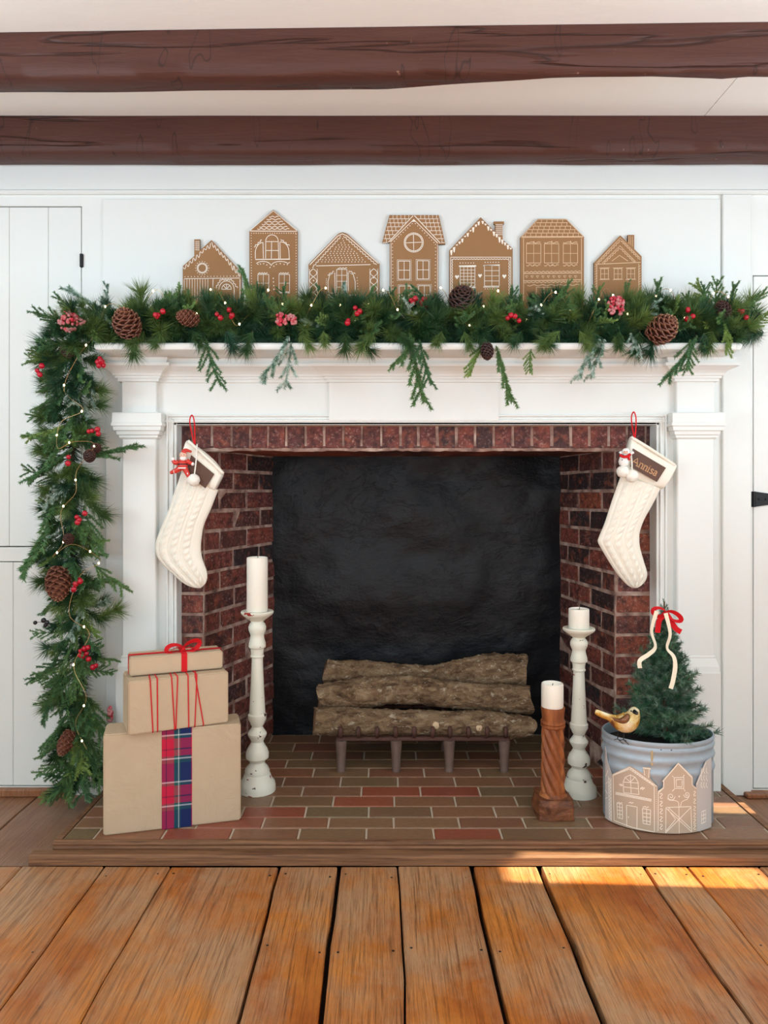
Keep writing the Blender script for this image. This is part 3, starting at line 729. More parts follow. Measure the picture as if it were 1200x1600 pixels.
# ------------------------------------------------------------------ candlesticks, candles
def candlestick(label, cpx, Y, prof_px, ybase, name='candlestick'):
    sc = Y / F; x = PX(cpx, Y)
    prof = [(r * sc, (ybase - y) * sc) for y, r in prof_px][::-1]
    o = MB().lathe(prof, 40).obj(name, DISTRESS, None, None, 35); o.location = (x, Y, HZ + 0.0005); tag(o, label, 'candlestick'); return o, prof[-1][1]
ST = [(961, 20), (960, 24.5), (961.5, 25.5), (964, 25), (967, 22), (972, 15), (976, 10), (978, 10), (980, 12), (985, 13.8), (990, 13.5), (995, 11.5), (998, 10.5), (1003, 11), (1010, 13), (1015, 13.4), (1017, 12.8), (1018.5, 10.6), (1024, 9.8), (1029, 9.6), (1030, 10.6), (1032, 10.4), (1033, 8.6), (1060, 9.6), (1090, 11), (1120, 12.5), (1122, 14.3), (1129, 14), (1134, 11.5), (1137, 10.5), (1140, 8.6), (1142, 8.8), (1147, 12), (1151, 14.7), (1154, 14.5), (1160, 11), (1164, 9.4), (1167, 10.5), (1175, 15.5), (1182, 18), (1189, 17.6), (1193, 13), (1196, 11.6), (1199, 12.5), (1204, 17), (1210, 19.3), (1213, 19), (1215, 20.5), (1222, 23), (1227, 27.5), (1233, 28.6), (1240, 28.6)]
c1, h1 = candlestick('tall cream distressed candlestick left of the fire, beside the gift boxes', 402, 2.6, ST, 1240)
k = (1240 - 985) / (1240 - 960) * 2.6 / 2.57 * 1.004
ST2 = [(1240 - (1240 - y) * k * 1.0, r * (0.98 if y < 1180 else 0.96)) for y, r in ST]
c2, h2 = candlestick('shorter cream distressed candlestick right of the fire, behind the twisted wooden one', 904.5, 2.57, ST2, 1240)
def candle(label, x, y, z, r, hgt, used=False):
    prof = [(r * .97, 0), (r, 0.003), (r, hgt - 0.006), (r * .97, hgt - 0.001)]
    prof += [(r * .9, hgt), (r * .82, hgt - 0.004), (r * .7, hgt - (0.014 if used else 0.004)), (0.004, hgt - (0.018 if used else 0.005))]
    o = MB().lathe(prof, 36).obj('pillar_candle', WAX, None, None, 50); o.location = (x, y, z)
    wk = MB().tube([(0, 0, hgt - 0.019 if used else hgt - .006), (0.001, 0, hgt - 0.004), (0.003, 0.001, hgt + 0.004 if not used else hgt - .002)], 0.0012).obj('wick', WICK, o)
    return tag(o, label, 'candle')
candle('tall white pillar candle on the tall left candlestick', c1.location.x, 2.6, HZ + .0012 + h1, 16.3 / F * 2.6, 0.190)
candle('short white pillar candle on the shorter cream candlestick', c2.location.x, 2.57, HZ + .0012 + h2, 15.8 / F * 2.57, 0.068)
# twisted wooden candlestick
TW = thing('candlestick', 'carved wooden candlestick with a twisted column and square base', 'candlestick', (PX(864, 2.41), 2.41, HZ + 0.0005))
def twist(u, v):
    q = 2 * PI * u; z = 0.055 + v * 0.228; a = 7 * q + v * 26.0
    r = 0.0355 - 0.003 * v + 0.0042 * (abs(math.cos(a / 2)) * 2 - 1) 
    return (r * math.cos(q), r * math.sin(q), z)
MB().grid(twist, 112, 90, 0, True).obj('twisted_column', CARVED, TW, None, 60)
MB().lathe([(0.033, 0.280), (0.0395, 0.286), (0.0395, 0.292), (0.036, 0.294), (0.0395, 0.297), (0.0395, 0.303), (0.035, 0.306), (0.036, 0.325), (0.039, 0.345), (0.038, 0.349), (0.030, 0.347)], 40).obj('collar', CARVED, TW, None, 35)
b = bmesh.new(); bmesh.ops.create_cube(b, size=1)
bmesh.ops.subdivide_edges(b, edges=b.edges[:], cuts=7, use_grid_fill=True)
for v in b.verts:
    x, y, z = v.co; s_ = 1.0 - 0.10 * max(0, (abs(x * 2) ** 4 + abs(y * 2) ** 4 - 1)) - (0.10 if abs(z) > .3 and z > 0 else 0)
    nz = noise.noise(Vector((x * 4, y * 4, z * 3))) * 0.09
    v.co = Vector((x * 0.122 * (s_ + nz), y * 0.122 * (s_ + nz), 0.032 + z * 0.062 * (1 + (nz if z > -.49 else 0))))
    if z < -.49: v.co.z = 0.0005
MB().bm(b).obj('square_base', CARVED2, TW, None, 50)
b = MB().lathe([(0.050, 0.048), (0.048, 0.060), (0.042, 0.066), (0.036, 0.072)], 32); b.obj('base_ring', CARVED, TW, None, 40)
candle('used ivory pillar candle on the twisted wooden candlestick', TW.location.x - .002, 2.41, HZ + 0.348, 17 / F * 2.41, 0.078, True)

# ------------------------------------------------------------------ gift boxes
def gift(label, fl, ang, w, d, hgt, z):
    root = thing('gift_box', label, 'gift', (fl[0], fl[1], z), ang)
    b = bmesh.new(); bmesh.ops.create_cube(b, size=1)
    for v in b.verts: v.co = Vector((w / 2 + v.co.x * w, d / 2 + v.co.y * d, hgt / 2 + v.co.z * hgt))
    bmesh.ops.bevel(b, geom=b.edges[:], offset=0.004, segments=2, affect='EDGES')
    MB().bm(b).obj('wrapped_box', KRAFT, root, None, 35)
    # folded paper flaps on the left end
    f = MB(); f.add([(-0.0008, 0.004, 0.006), (-0.0008, d - 0.004, 0.006), (-0.0012, d / 2, hgt * .62)], [(0, 1, 2)])
    f.add([(-0.0006, 0.004, 0.006), (-0.0006, 0.004, hgt - .006), (-0.0009, d * .45, hgt / 2)], [(0, 1, 2)])
    f.obj('paper_flap', KRAFT, root, None, False)
    return root
A1 = R(15.3)
W1, DD1, H1 = 0.413, 0.118, 0.308
g1 = gift('largest kraft paper gift with tartan ribbon, at the bottom of the stack', (-0.851, 2.25), A1, W1, DD1, H1, HZ + .001)
rx0, rx1 = 0.171, 0.262
pl = MB(); w_ = rx1 - rx0
pl.box(-w_ / 2, w_ / 2, -0.0016, 0.0, 0.0, H1 + 0.0016); pl.box(-w_ / 2, w_ / 2, 0.0, DD1, H1, H1 + 0.0016)
o = pl.obj('tartan_ribbon', mk_plaid(w_, H1), g1); o.location = ((rx0 + rx1) / 2, 0, 0.0)
A2 = R(25); W2, DD2, H2 = 0.305, 0.15, 0.163
zz = HZ + .001 + H1 + 0.0022
g2 = gift('medium kraft paper gift wound with red yarn, in the middle of the stack', (-0.770, 2.236), A2, W2, DD2, H2, zz)
def yarn_line(x0, x1, root, hgt, d):
    return MB().tube([(x1, d * .5, -0.0008), (x1, 0.004, -0.0008), (x1, -0.0012, 0.004), (x0 * .5 + x1 * .5, -0.0014, hgt / 2), (x0, -0.0012, hgt - 0.003), (x0, 0.004, hgt + 0.0012), (x0 * .4 + x1 * .6, d * .5, hgt + 0.0014), (x1, d, hgt + .0014)], 0.0021, 6)
for (a, b_) in ((0.064, 0.072), (0.085, 0.086), (0.128, 0.137), (0.146, 0.141), (0.178, 0.180), (0.205, 0.199), (0.200, 0.226)):
    yarn_line(a, b_, g2, H2, DD2).obj('yarn', YARN, g2)
A3 = R(22); W3, DD3, H3 = 0.286, 0.098, 0.056
zz3 = zz + H2 + 0.004
g3 = gift('smallest kraft paper gift with a red velvet bow, on top of the stack', (-0.783, 2.285), A3, W3, DD3, H3, zz3)
UPV = Vector((0, 0, 1))
def vel(name, pts, nrms, w, root, mat=RED): return MB().ribbon(pts, nrms, w, 0.0012, 0, 0.0002).obj(name, mat, root, None, 60)
kx = 0.165
ym = DD3 * .42
vel('ribbon_band', [(kx, -0.0004, 0.0), (kx, -0.0004, H3 * .5), (kx, -0.0004, H3 - 0.001), (kx, 0.001, H3 + 0.0002), (kx, ym, H3 + .0002), (kx, DD3, H3 + .0002)], [Vector((0, -1, 0))] * 3 + [Vector((0, -.3, 1)).normalized(), UPV, UPV], 0.018, g3)
vel('ribbon_band', [(-0.0006, ym, 0.001), (-0.0006, ym, H3 - .001), (0.001, ym, H3 + .0014), (kx, ym, H3 + 0.0014), (W3 - .001, ym, H3 + .0014), (W3 + .0006, ym, H3 - .001), (W3 + .0006, ym, 0.001)], [Vector((-1, 0, 0))] * 2 + [UPV] * 3 + [Vector((1, 0, 0))] * 2, 0.016, g3)
def bow(root, c, s, mat, tilt=0.2, tails=True, ang=(12, 14)):
    """bow with two loops in the local xz plane, knot at c"""
    c = Vector(c)
    for sg in (-1, 1):
        pts = []
        for i in range(17):
            t = i / 16 * 2 * PI
            x = sg * s * (1 - math.cos(t)) / 2; z = s * 0.30 * math.sin(t) + abs(x) * math.tan(R(ang[0 if sg < 0 else 1]))
            pts.append(c + Vector((x, -0.012 * math.sin(t / 2) * tilt, z)))
        nr = []
        for i in range(17):
            tg = (pts[min(i + 1, 16)] - pts[max(i - 1, 0)]).normalized(); nr.append((Vector((0, 1, 0)).cross(tg).normalized() * 0.75 + Vector((0, -0.55, 0.3))).normalized())
        MB().ribbon(pts, nr, [s * .18 + s * .2 * math.sin(i / 16 * PI) for i in range(17)], 0.001).obj('bow_loop', mat, root, None, 60)
    MB().sphere(c, s * .16, 12, 8, (1, 1.2, 1)).obj('knot', mat, root, None, True)
bow(g3, (kx, ym - .004, H3 + 0.008), 0.052, RED, 1, ang=(4, 20))
for x1_, y1_ in ((kx + 0.05, ym - .02), (kx - 0.035, ym + .012)):
    vel('ribbon_tail', catmull([(kx, ym, H3 + .008), ((kx + x1_) / 2, (ym + y1_) / 2, H3 + .012), (x1_, y1_, H3 + .003)], 6), UPV, 0.012, g3)

# ------------------------------------------------------------------ gingerbread cardboard houses
HY = 2.660
def house(label, outline, strokes, dots=(), fills=(), lw=1.05, mat=ICING):
    zb = 1.5925
    poly = [(PX(x, HY), PZ(y, HY)) if y is not None else (PX(x, HY), zb) for x, y in outline]
    cx = sum(p[0] for p in poly) / len(poly); og = Vector((cx, HY + .004, zb))
    o = MB().prism(poly, HY, HY + 0.009, 0, 1)
    o = link('cardboard_house', o.mesh('cardboard_house', [CARD, CARDE], og), None, og)
    tag(o, label, 'decoration', 'flat cardboard houses above the mantel')
    m = MB(); N = Vector((0, -1, 0)); sc = HY / F
    for s_ in strokes:
        w = lw
        if isinstance(s_[0], (int, float)): w, s_ = s_[0], s_[1:]
        m.ribbon([P(x, y, HY) for x, y in s_], N, w * sc * 0.86, 0.0007, 0, 0.0001)
    for d in dots:
        x, y = d[:2]; r = (d[2] if len(d) > 2 else 0.95) * sc; c = P(x, y, HY)
        m.add([c + Vector((r * math.cos(q * PI / 3), -0.0008, r * math.sin(q * PI / 3))) for q in range(6)], [tuple(range(6))])
    for pl_ in fills: m.prism([(PX(x, HY), PZ(y, HY)) for x, y in pl_], HY - 0.0008, HY - 0.0001)
    link('icing_drawing', m.mesh('icing_drawing', mat, og, False), o)
    return o
def line_dots(a, b, n, r=0.95): return [(a[0] + (b[0] - a[0]) * i / (n - 1), a[1] + (b[1] - a[1]) * i / (n - 1), r) for i in range(n)]
def arc(cx, cy, rx, ry, a0, a1, n=16): return [(cx + rx * math.cos(R(a0 + (a1 - a0) * i / (n - 1))), cy - ry * math.sin(R(a0 + (a1 - a0) * i / (n - 1)))) for i in range(n)]
def wavy(a, b, amp, n, sub=6):
    dx, dy = b[0] - a[0], b[1] - a[1]; L = math.hypot(dx, dy); nx, ny = -dy / L, dx / L
    return [(a[0] + dx * t + nx * amp * math.sin(t * n * 2 * PI), a[1] + dy * t + ny * amp * math.sin(t * n * 2 * PI)) for t in [i / (n * sub) for i in range(n * sub + 1)]]
def icicle(a, b, n, l0, l1, seed=1):
    rnd = random.Random(seed); pts = []
    for i in range(n):
        t0, t1 = i / n, (i + 1) / n; l = rnd.uniform(l0, l1); p = lambda t, d: (a[0] + (b[0] - a[0]) * t, a[1] + (b[1] - a[1]) * t + d)
        w = t1 - t0
        pts += [p(t0, 1.5), p(t0 + w * .3, l * .8), p(t0 + w * .5, l), p(t0 + w * .7, l * .8), p(t0 + w * .8, 2)]
    return pts
def window(x0, y0, x1, y1, nx=2, ny=2, w=0.9):
    s = [(w, (x0, y0), (x1, y0)), (w, (x1, y0), (x1, y1)), (w, (x1, y1), (x0, y1)), (w, (x0, y1), (x0, y0))]
    for i in range(1, nx): s.append((w * .8, (x0 + (x1 - x0) * i / nx, y0), (x0 + (x1 - x0) * i / nx, y1)))
    for i in range(1, ny): s.append((w * .8, (x0, y0 + (y1 - y0) * i / ny), (x1, y0 + (y1 - y0) * i / ny)))
    return s
def shingles(rows, ys, off):
    s = []
    for (xa, xb, y0, y1), k in zip(rows, range(99)):
        s.append((1.0, (xa, y1), (xb, y1)))
        x = xa + (4.2 if k % 2 else 8)
        while x < xb - 1: s.append((0.9, (x, y0), (x, y1))); x += 8.3
    return s
BASE = None
# 1: left cottage
st = [icicle((286, 416), (330, 377), 8, 6, 10, 3), icicle((331, 377), (376, 425), 9, 6, 11, 4), ((288, 435.5), (375, 434.5)), arc(316, 419, 6.5, 6.5, 0, 360, 20), arc(316, 419, 8, 8, 0, 360, 20)]
st += [(0.8, (288 + i * 4.1, 436), (288 + i * 4.1, 470)) for i in range(10)] + [arc(354, 453, 12, 14, 0, 180) + [(342, 470)], arc(354, 452, 7.5, 8, 0, 180), [(346.5, 452), (361.5, 452)], [(354, 452), (354, 444)], [(354, 452), (349, 446)], [(354, 452), (359, 446)], wavy((337, 450), (345, 437), 1, 3), wavy((345, 437), (362, 437), 1, 4), wavy((362, 437), (371, 450), 1, 3), [(333, 436), (332, 470)], [(375, 436), (375, 470)], [(366, 453), (366, 470)], [(342, 453), (342, 470)]]
st += [(0.5, (304.5, y), (312, y)) for y in (378, 381, 384, 387, 390)] + [(0.5, (x, 376), (x, 392)) for x in (306.5, 309, 311)]
house('small cardboard house with a chimney, leftmost of the seven', [(285.5, None), (285.5, 416), (303.5, 400), (303.5, 374), (312.5, 374), (312.5, 391), (330.5, 375), (377, 425), (377, None)], st, line_dots((289, 432.5), (375, 431.5), 18, .8) + [(316 + 10.5 * math.cos(i * PI / 8), 419 + 10.5 * math.sin(i * PI / 8), .7) for i in range(16)])
# 2: tall narrow house
st = [(1.3, (390.5, 361), (464, 361.5))] + [wavy((400 + 27 * t, 360 - 28 * t), (454 - 25 * t, 360 - 28 * t), 0.9, max(2, int(7 * (1 - t)))) for t in (0.08, .2, .34, .48, .62, .76)] + [[(391, 360), (427, 329.5), (463.5, 360)]]
st += [arc(425, 377, 9.8, 10, 0, 180) + [(415, 404)], [(434.8, 377), (435.5, 404)], [(415, 377.5), (435, 377.5)], [(424.5, 377.5), (424, 404)], [(415, 391.5), (435, 391.5)], (1.6, (399, 405.5), (453, 405))]
st += [[(411.5, 404), (411, 379)] + arc(411, 395, 12, 16, 90, 180, 8) + [(399, 404)], [(438, 404), (437.5, 378)] + arc(439, 394, 12.5, 16, 90, 0, 8) + [(452, 404)]]
st += [arc(411, 415, 12, 6.5, 150, 20, 8) + [(424, 415)] + arc(438, 415, 14, 6.5, 160, 30, 8) + [(453, 409.5)], wavy((397, 386), (409, 375), 1, 3), wavy((439, 374), (452, 384), 1, 3)]
st += window(403, 429, 420, 456) + window(436, 429, 452.5, 456) + [(1.4, (434, 457.5), (453, 457.5)), wavy((403, 427), (418, 427), .9, 4), wavy((436, 427), (451, 427), .9, 4)]
house('tall narrow cardboard house with a pointed scalloped roof, second from left', [(389.5, None), (389.5, 361), (427, 327.5), (465, 361), (465, None)], st, line_dots((393, 364.5), (462, 364.5), 20, .75) + line_dots((392.5, 368), (393, 465), 24, .75) + line_dots((462.5, 366), (463, 465), 24, .75) + line_dots((427, 435), (428, 452), 4, 1) + [(403, 413, .9), (407, 412.5, .9), (412, 412, .9), (417, 414, .9), (422, 418, .9), (428, 416, .9), (432, 413, .9), (438, 412, .9), (444, 413, .9), (449, 413.5, .9)], (), 1.1)
# 3: wide cottage with dotted roof
st = [(1.4, (484, 414), (528, 368.5), (535, 365.5), (542, 368.5), (591.5, 412)), wavy((488, 418), (533, 369), 1, 12), wavy((537, 369), (588, 414), 1, 12), (1.2, (494, 415.5), (579, 413.5))]
for xx in (489.5, 584): st += [wavy((xx, 420), (xx, 470), 5.5, 2, 12), [(x * -1 + 2 * xx, y) for x, y in wavy((xx, 420), (xx, 470), 5.5, 2, 12)], (.8, (xx - 6, 420), (xx - 6, 470)), (.8, (xx + 6.3, 420), (xx + 6.3, 470))]
st += window(526, 421, 542, 458, 2, 4) + [[(523.5, 458), (523, 426), (515, 430), (512.5, 440), (513, 458), (523.5, 458)], [(544.5, 456), (544, 425.5), (552, 429), (555, 440), (555, 456)], wavy((528, 419), (542, 419), .9, 3), wavy((512, 430), (522, 424), .9, 2), wavy((545, 423), (555, 428), .9, 2), wavy((512, 464), (560, 464), .9, 8), (1.0, (512, 461), (558, 461))]
dd = []
for r in range(12):
    y = 373 + r * 3.3; hw = (y - 371) * 1.02 - 1
    n = max(1, int(hw * 2 / 5.2)); dd += [(535.5 + (i - (n - 1) / 2) * 5.2 + (r % 2) * 1.2, y, .85) for i in range(n)]
house('wide cardboard cottage with a dotted roof, third from left', [(482, None), (482, 413), (527, 366.5), (531, 364), (535.5, 362.8), (540, 364), (544, 366.5), (593, 412), (593, None)], st, dd + [(490, 438.5, 1.2), (584, 434, 1.2)] + line_dots((558, 434), (559, 452), 5, .7) + line_dots((510, 436), (510, 445), 4, .7), ())
# 4: house with shingled wings
st = []
rws = [(608 - 1.7 * i * 1.0, 685 + 1.7 * i, 336 + i * 6.2, 342 + i * 6.2) for i in range(7)]
for (xa, xb, y0, y1), k in zip(rws, range(9)):
    gl = 646 - (y1 - 337) * .95; gr_ = 648 + (y1 - 337) * .98
    if gl > xa: st.append((.9, (xa, y1), (gl, y1)))
    if gr_ < xb: st.append((.9, (gr_, y1), (xb, y1)))
    x = xa + (3 if k % 2 else 6)
    while x < xb:
        if x < gl or x > gr_: st.append((.8, (x, y0), (x, y1)))
        x += 6.2
st += [(1.3, (645.5, 337), (607, 378.5)), (1.3, (647.5, 337), (688, 380)), (1.3, (610, 378), (646.5, 343), (684, 380)), arc(646.5, 379, 13, 13, 0, 360, 28), arc(646.5, 379, 15, 15, 0, 360, 28), [(646, 367), (646.5, 391)], [(634.5, 379.5), (658.5, 378.5)]]
for (x0, y0) in ((622.5, 408), (652, 407.5), (624, 447), (654, 446.5)): st += window(x0, y0, x0 + 18, y0 + 28.5, 2, 2, 1.1) + [(.5, (x0 - 2, y0 - 2), (x0 + 20, y0 - 2), (x0 + 20, y0 + 30.5), (x0 - 2, y0 + 30.5), (x0 - 2, y0 - 2))]
st += [(.8, (611, 380), (611, 470)), (.8, (683.5, 382), (683.5, 470))]
house('cardboard house with shingled roof wings and a round window, fourth from left', [(609, None), (609, 379), (597, 379), (608.5, 336), (685.5, 336), (696, 381.5), (685, 382), (685, None)], st, line_dots((616, 377), (644, 349.5), 9, .8) + line_dots((649, 349.5), (678, 379), 9, .8) + line_dots((613, 381), (614, 468), 17, .75) + line_dots((680.5, 382), (680, 468), 17, .75) + [(646.5 + 14 * math.cos(i * PI / 14), 379 + 14 * math.sin(i * PI / 14), .5) for i in range(28)], [[(646.5, 342), (650, 346.5), (643, 346.5)]])
# 5: icicle roof and chimney
fl = []
rnd = random.Random(5)
for (a, b) in (((703, 391), (750, 342)), ((752, 342), (800, 388))):
    for i in range(11):
        t = (i + .5) / 11; x = a[0] + (b[0] - a[0]) * t; y = a[1] + (b[1] - a[1]) * t; l = rnd.choice([4, 8, 10, 6])
        fl.append([(x - 2, y + 1.8 - (a[1] - b[1]) / 60 * -1), (x + 2, y + 1.6), (x + 1, y + l), (x - .6, y + l)])
def heart(x, y, s): return [(x, y + s), (x - s, y - s * .3), (x - s * .55, y - s), (x, y - s * .45), (x + s * .55, y - s), (x + s, y - s * .3)]
fl += [heart(714, 433, 3.4), heart(750, 431, 3.2), heart(788, 432, 3.4)]
st = [(1, (704, 402), (798, 402)), (1, (704, 402), (704, 470)), (1, (798, 402), (798, 470)), wavy((706, 405), (796, 405), .7, 20, 4), wavy((706.5, 406), (706.5, 470), .7, 14, 4), wavy((795.5, 406), (795.5, 470), .7, 14, 4)]
st += window(719, 417, 742, 447, 4, 6, .9) + window(757, 415, 780, 447, 2, 4, .9) + [(2.4, (717, 416), (744, 415.5)), (2.2, (717, 449), (743, 449)), (1.6, (755, 415), (781, 414)), (1.4, (755, 448.5), (780, 448.5))]
st += [(0.5, (774, y), (785.5, y)) for y in (351, 354, 357, 360, 363, 366)] + [(.5, (x, 350), (x, 368)) for x in (776.5, 779, 781.5, 784)]
house('cardboard house with icicled eaves, hearts and a capped chimney, fifth from left', [(702, None), (702, 391), (751, 339.5), (773.5, 362), (773.5, 351), (771.5, 350), (771.5, 346), (787.5, 346), (787.5, 350), (785.5, 351), (785.5, 374), (801, 388.5), (801, None)], st, line_dots((719, 411), (740, 411), 6, .8) + line_dots((758, 410), (779, 410), 6, .8) + line_dots((758, 451.5), (777, 451.5), 6, .7), fl)
# 6: mansard roof
rws = [(838 - i * 6.3, 887 + i * 6.0, 342.5 + i * 5.4, 348 + i * 5.4) for i in range(5)]
st = shingles(rws, None, None) + [(1.2, (815, 371), (911, 370.5)), (1, (818, 372), (818, 470)), (1, (908.5, 372), (908.5, 470)), [(815, 370), (840, 343), (885, 343), (911, 369)]]
for x0 in (822.5, 850.5, 880): st += window(x0, 381, x0 + 22.5, 411) + [wavy((x0, 379), (x0 + 22, 379), 1, 2), wavy((x0, 414.5), (x0 + 22, 414.5), 1.4, 3)]
st += [(1.2, (818, 427.5), (908, 426.5)), (1.2, (818, 439), (908, 437)), wavy((819, 425), (907, 424), .9, 14, 4), wavy((819, 441.5), (907, 440), .9, 14, 4)] + [(.9, *[(823 + i * 8.5 + a, 432 + b) for a, b in ((-2, -1), (2, -1), (0, 2.4), (-2, -1))]) for i in range(10)] + window(838, 449, 862, 470, 2, 1, .8) + [wavy((824, 446), (905, 445), 1, 6, 6)]
house('broad cardboard house with a flat-topped shingled roof, sixth from left', [(813, None), (813, 371), (840, 342), (885, 342), (912.5, 370), (912.5, None)], st, [(834, 378, 1.1), (862, 377.5, 1.1), (891.5, 377.5, 1.1), (834, 415, .9), (863, 414.5, .9)], (), 1.0, ICINGP)
# 7: small right house
st = [(1, (932, 411), (969, 372), (1000, 403)), (1, (941, 411), (968.5, 384), (993, 409)), (1, (956, 408), (968, 399), (981, 408)), (1.1, (930, 413), (1001, 410)), wavy((934, 412), (969, 376), 1, 9, 4), wavy((970, 376), (1000, 406), 1, 9, 4), wavy((943, 412), (968, 388), .9, 6, 4), wavy((969, 388), (991, 410), .9, 6, 4), (.9, (932.5, 414), (932.5, 470)), (.9, (998, 412), (998, 470))]
for x0 in (938.5, 959.5, 979.5): st += window(x0, 420, x0 + 12, 436) + [(1, (x0 - 2, 419), (x0 + 14, 418.5)), (1, (x0 - 2, 437), (x0 + 14, 436.5))]
for i in range(9): st += [(.8, (929.5, 417 + i * 4), (932, 414.5 + i * 4)), (.8, (998.5, 417 + i * 4), (1001, 414.5 + i * 4))]
st += [(.7, (982.5, 369), (982.5, 381)), (.7, (985, 369), (985, 383)), (.7, (988, 369), (988, 385))]
house('small cardboard house with three nested gables, rightmost of the seven', [(928, None), (928, 410.5), (969, 367.5), (981, 379), (981, 367), (991, 367), (991, 389), (1002.5, 400.5), (1002.5, None)], st, (), (), 1.0, ICINGP)

# ------------------------------------------------------------------ stockings
def knit_h(u, s):
    h = 0.0
    for uc in (-0.62, -0.12, 0.42):
        d = (u - uc) / 0.17
        if abs(d) < 1: h += 0.0058 * math.cos(d * PI / 2) * (0.58 + 0.42 * math.cos(2 * PI * s / 0.026 + d * 2.4))
        if 1 <= abs(d) < 1.3: h -= 0.0018
    return h + 0.0005 * math.cos(u * 70)
def puff(secs, Y, T, nu, nv, knit=True, expo=0.55):
    """closed soft shape: secs = (left px, right px) pairs; front bulges towards the viewer"""
    Ls = catmull([(a[0], a[1], 0) for a, b in secs], nv); Rs = catmull([(b[0], b[1], 0) for a, b in secs], nv)
    mb = MB(); dist = 0.0; prev = None; ds = []
    for l, r in zip(Ls, Rs):
        c = (l + r) / 2
        dist += 0 if prev is None else (c - prev).length / F * Y; prev = c; ds.append(dist)
    wmax = max((r - l).length for l, r in zip(Ls, Rs))
    def fn(uu, v):
        j = round(v * (nv - 1)); i = round(uu * nu) % nu
        half = nu // 2
        front = i <= half; u = -1 + 2 * (i / half if front else (nu - i) / half)
        l, r = Ls[j], Rs[j]; p = l + (r - l) * (u + 1) / 2; q = P(p.x, p.y, Y)
        th = T * (max(0, 1 - u * u) ** expo) * min(1, (r - l).length / wmax * 1.3 + 0.02)
        if front: q.y -= th + (knit_h(u, ds[j]) * min(1, (1 - abs(u)) * 8) if knit else 0)
        else: q.y += th * .8
        return q
    mb.grid(fn, nu, nv, 0, True)
    mb.f += [tuple(range(nu)), tuple((nv - 1) * nu + j for j in range(nu))]; mb.mi += [0, 0]
    return mb
def stocking(label, secs, cuff, patch, loop, Y=2.585):
    og = P(loop[0][0], loop[0][1], Y)
    root = thing('christmas_stocking', label, 'stocking', og, 0, 'knitted stockings at the fireplace opening')
    mk = lambda mb, name, mat, sm=True: link(name, mb.mesh(name, mat, og, sm), root)
    mk(puff(secs, Y, 0.024, 160, 170), 'knitted_body', KNIT)
    mk(puff(cuff, Y - 0.002, 0.030, 48, 26, False, .35), 'cuff', KNIT)
    # inner rim of the opening
    (a, b) = cuff[0]; c0 = P(*cuff[0][0], Y); c1_ = P(*cuff[-1][0], Y)
    mk(MB().tube(catmull([P(cuff[0][0][0] + 1, cuff[0][0][1] + 1, Y - 0.024), P((cuff[0][0][0] + cuff[-1][0][0]) / 2 , (cuff[0][0][1] + cuff[-1][0][1]) / 2, Y - 0.032), P(cuff[-1][0][0] - 1, cuff[-1][0][1] + 1, Y - 0.022)], 14), 0.0055, 8), 'cuff_hem', KNIT)
    pts = [P(x, y, Y - 0.0335) for x, y in patch]
    nrm = (pts[1] - pts[0]).cross(pts[3] - pts[0]).normalized()
    if nrm.y > 0: nrm = -nrm
    m = MB(); m.add([p for p in pts] + [p + nrm * 0.003 for p in pts], [(0, 1, 2, 3), (4, 5, 6, 7)] + [(i, (i + 1) % 4, 4 + (i + 1) % 4, 4 + i) for i in range(4)])
    pt = mk(m, 'leather_patch', LEATHER, False)
    lp = [P(x, y, Y - 0.018 - (0.012 if i > 2 else 0)) for i, (x, y) in enumerate(loop)]
    m = MB().ribbon(catmull(lp, 26), Vector((0, -1, 0)), 0.0042, 0.0012); mk(m, 'hanging_loop', RED, False)
    nl = MB().tube([P(loop[3][0], loop[3][1] + 1.5, 2.632), P(loop[3][0], loop[3][1] + 1.5, Y - 0.022)], 0.0016, 8); mk(nl, 'nail', IRONB)
    return root, mk, nrm, pt, og
SL = [((284, 737), (341, 766)), ((272, 770), (331, 792)), ((262, 800), (319, 820)), ((250, 828), (315, 842)), ((243, 850), (314, 858)), ((245, 868), (315, 867)), ((255, 883), (317, 875)), ((268, 895), (320, 883)), ((281, 907), (323, 892)), ((293, 915), (324, 902)), ((304, 918.5), (321.5, 911)), ((313, 919), (316, 917))]
CU = [((293, 688), (282, 736)), ((312, 700), (298, 748)), ((335, 719), (318, 761)), ((350, 739), (336, 767))]
sl_, mk1, nr1, p1_, og1 = stocking('cream cable-knit stocking with a red-suited figurine clip, hanging left of the opening', SL, CU, [(299, 711), (335, 741), (321, 763), (291, 740)], [(304, 694), (300.5, 680), (296.5, 658), (300, 648.5), (303.5, 658), (304.5, 680), (304.5, 694)])
SR = [((970, 743), (1032, 764)), ((956, 782), (1021.5, 785)), ((945, 816), (1007, 811)), ((936, 838), (1000, 830)), ((934, 846), (999, 841)), ((938, 855), (1000, 855)), ((953.5, 881), (1006, 877)), ((963, 895), (1010, 890)), ((972, 906), (1011, 899)), ((980, 914), (1008, 908)), ((987, 918), (1001, 915.5)), ((991, 919), (995, 918))]
CR_ = [((985, 682), (971, 742)), ((1010, 695), (993, 751)), ((1035, 711), (1016, 760)), ((1055.5, 726), (1034, 764))]
sr_, mk2, nr2, p2_, og2 = stocking('cream cable-knit stocking with a lettered leather patch, hanging right of the opening', SR, CR_, [(989, 701), (1040, 731), (1026, 753), (985, 729)], [(991, 684), (988, 668), (986.5, 652), (990, 643.5), (993.5, 652), (993.5, 668), (992, 684)])
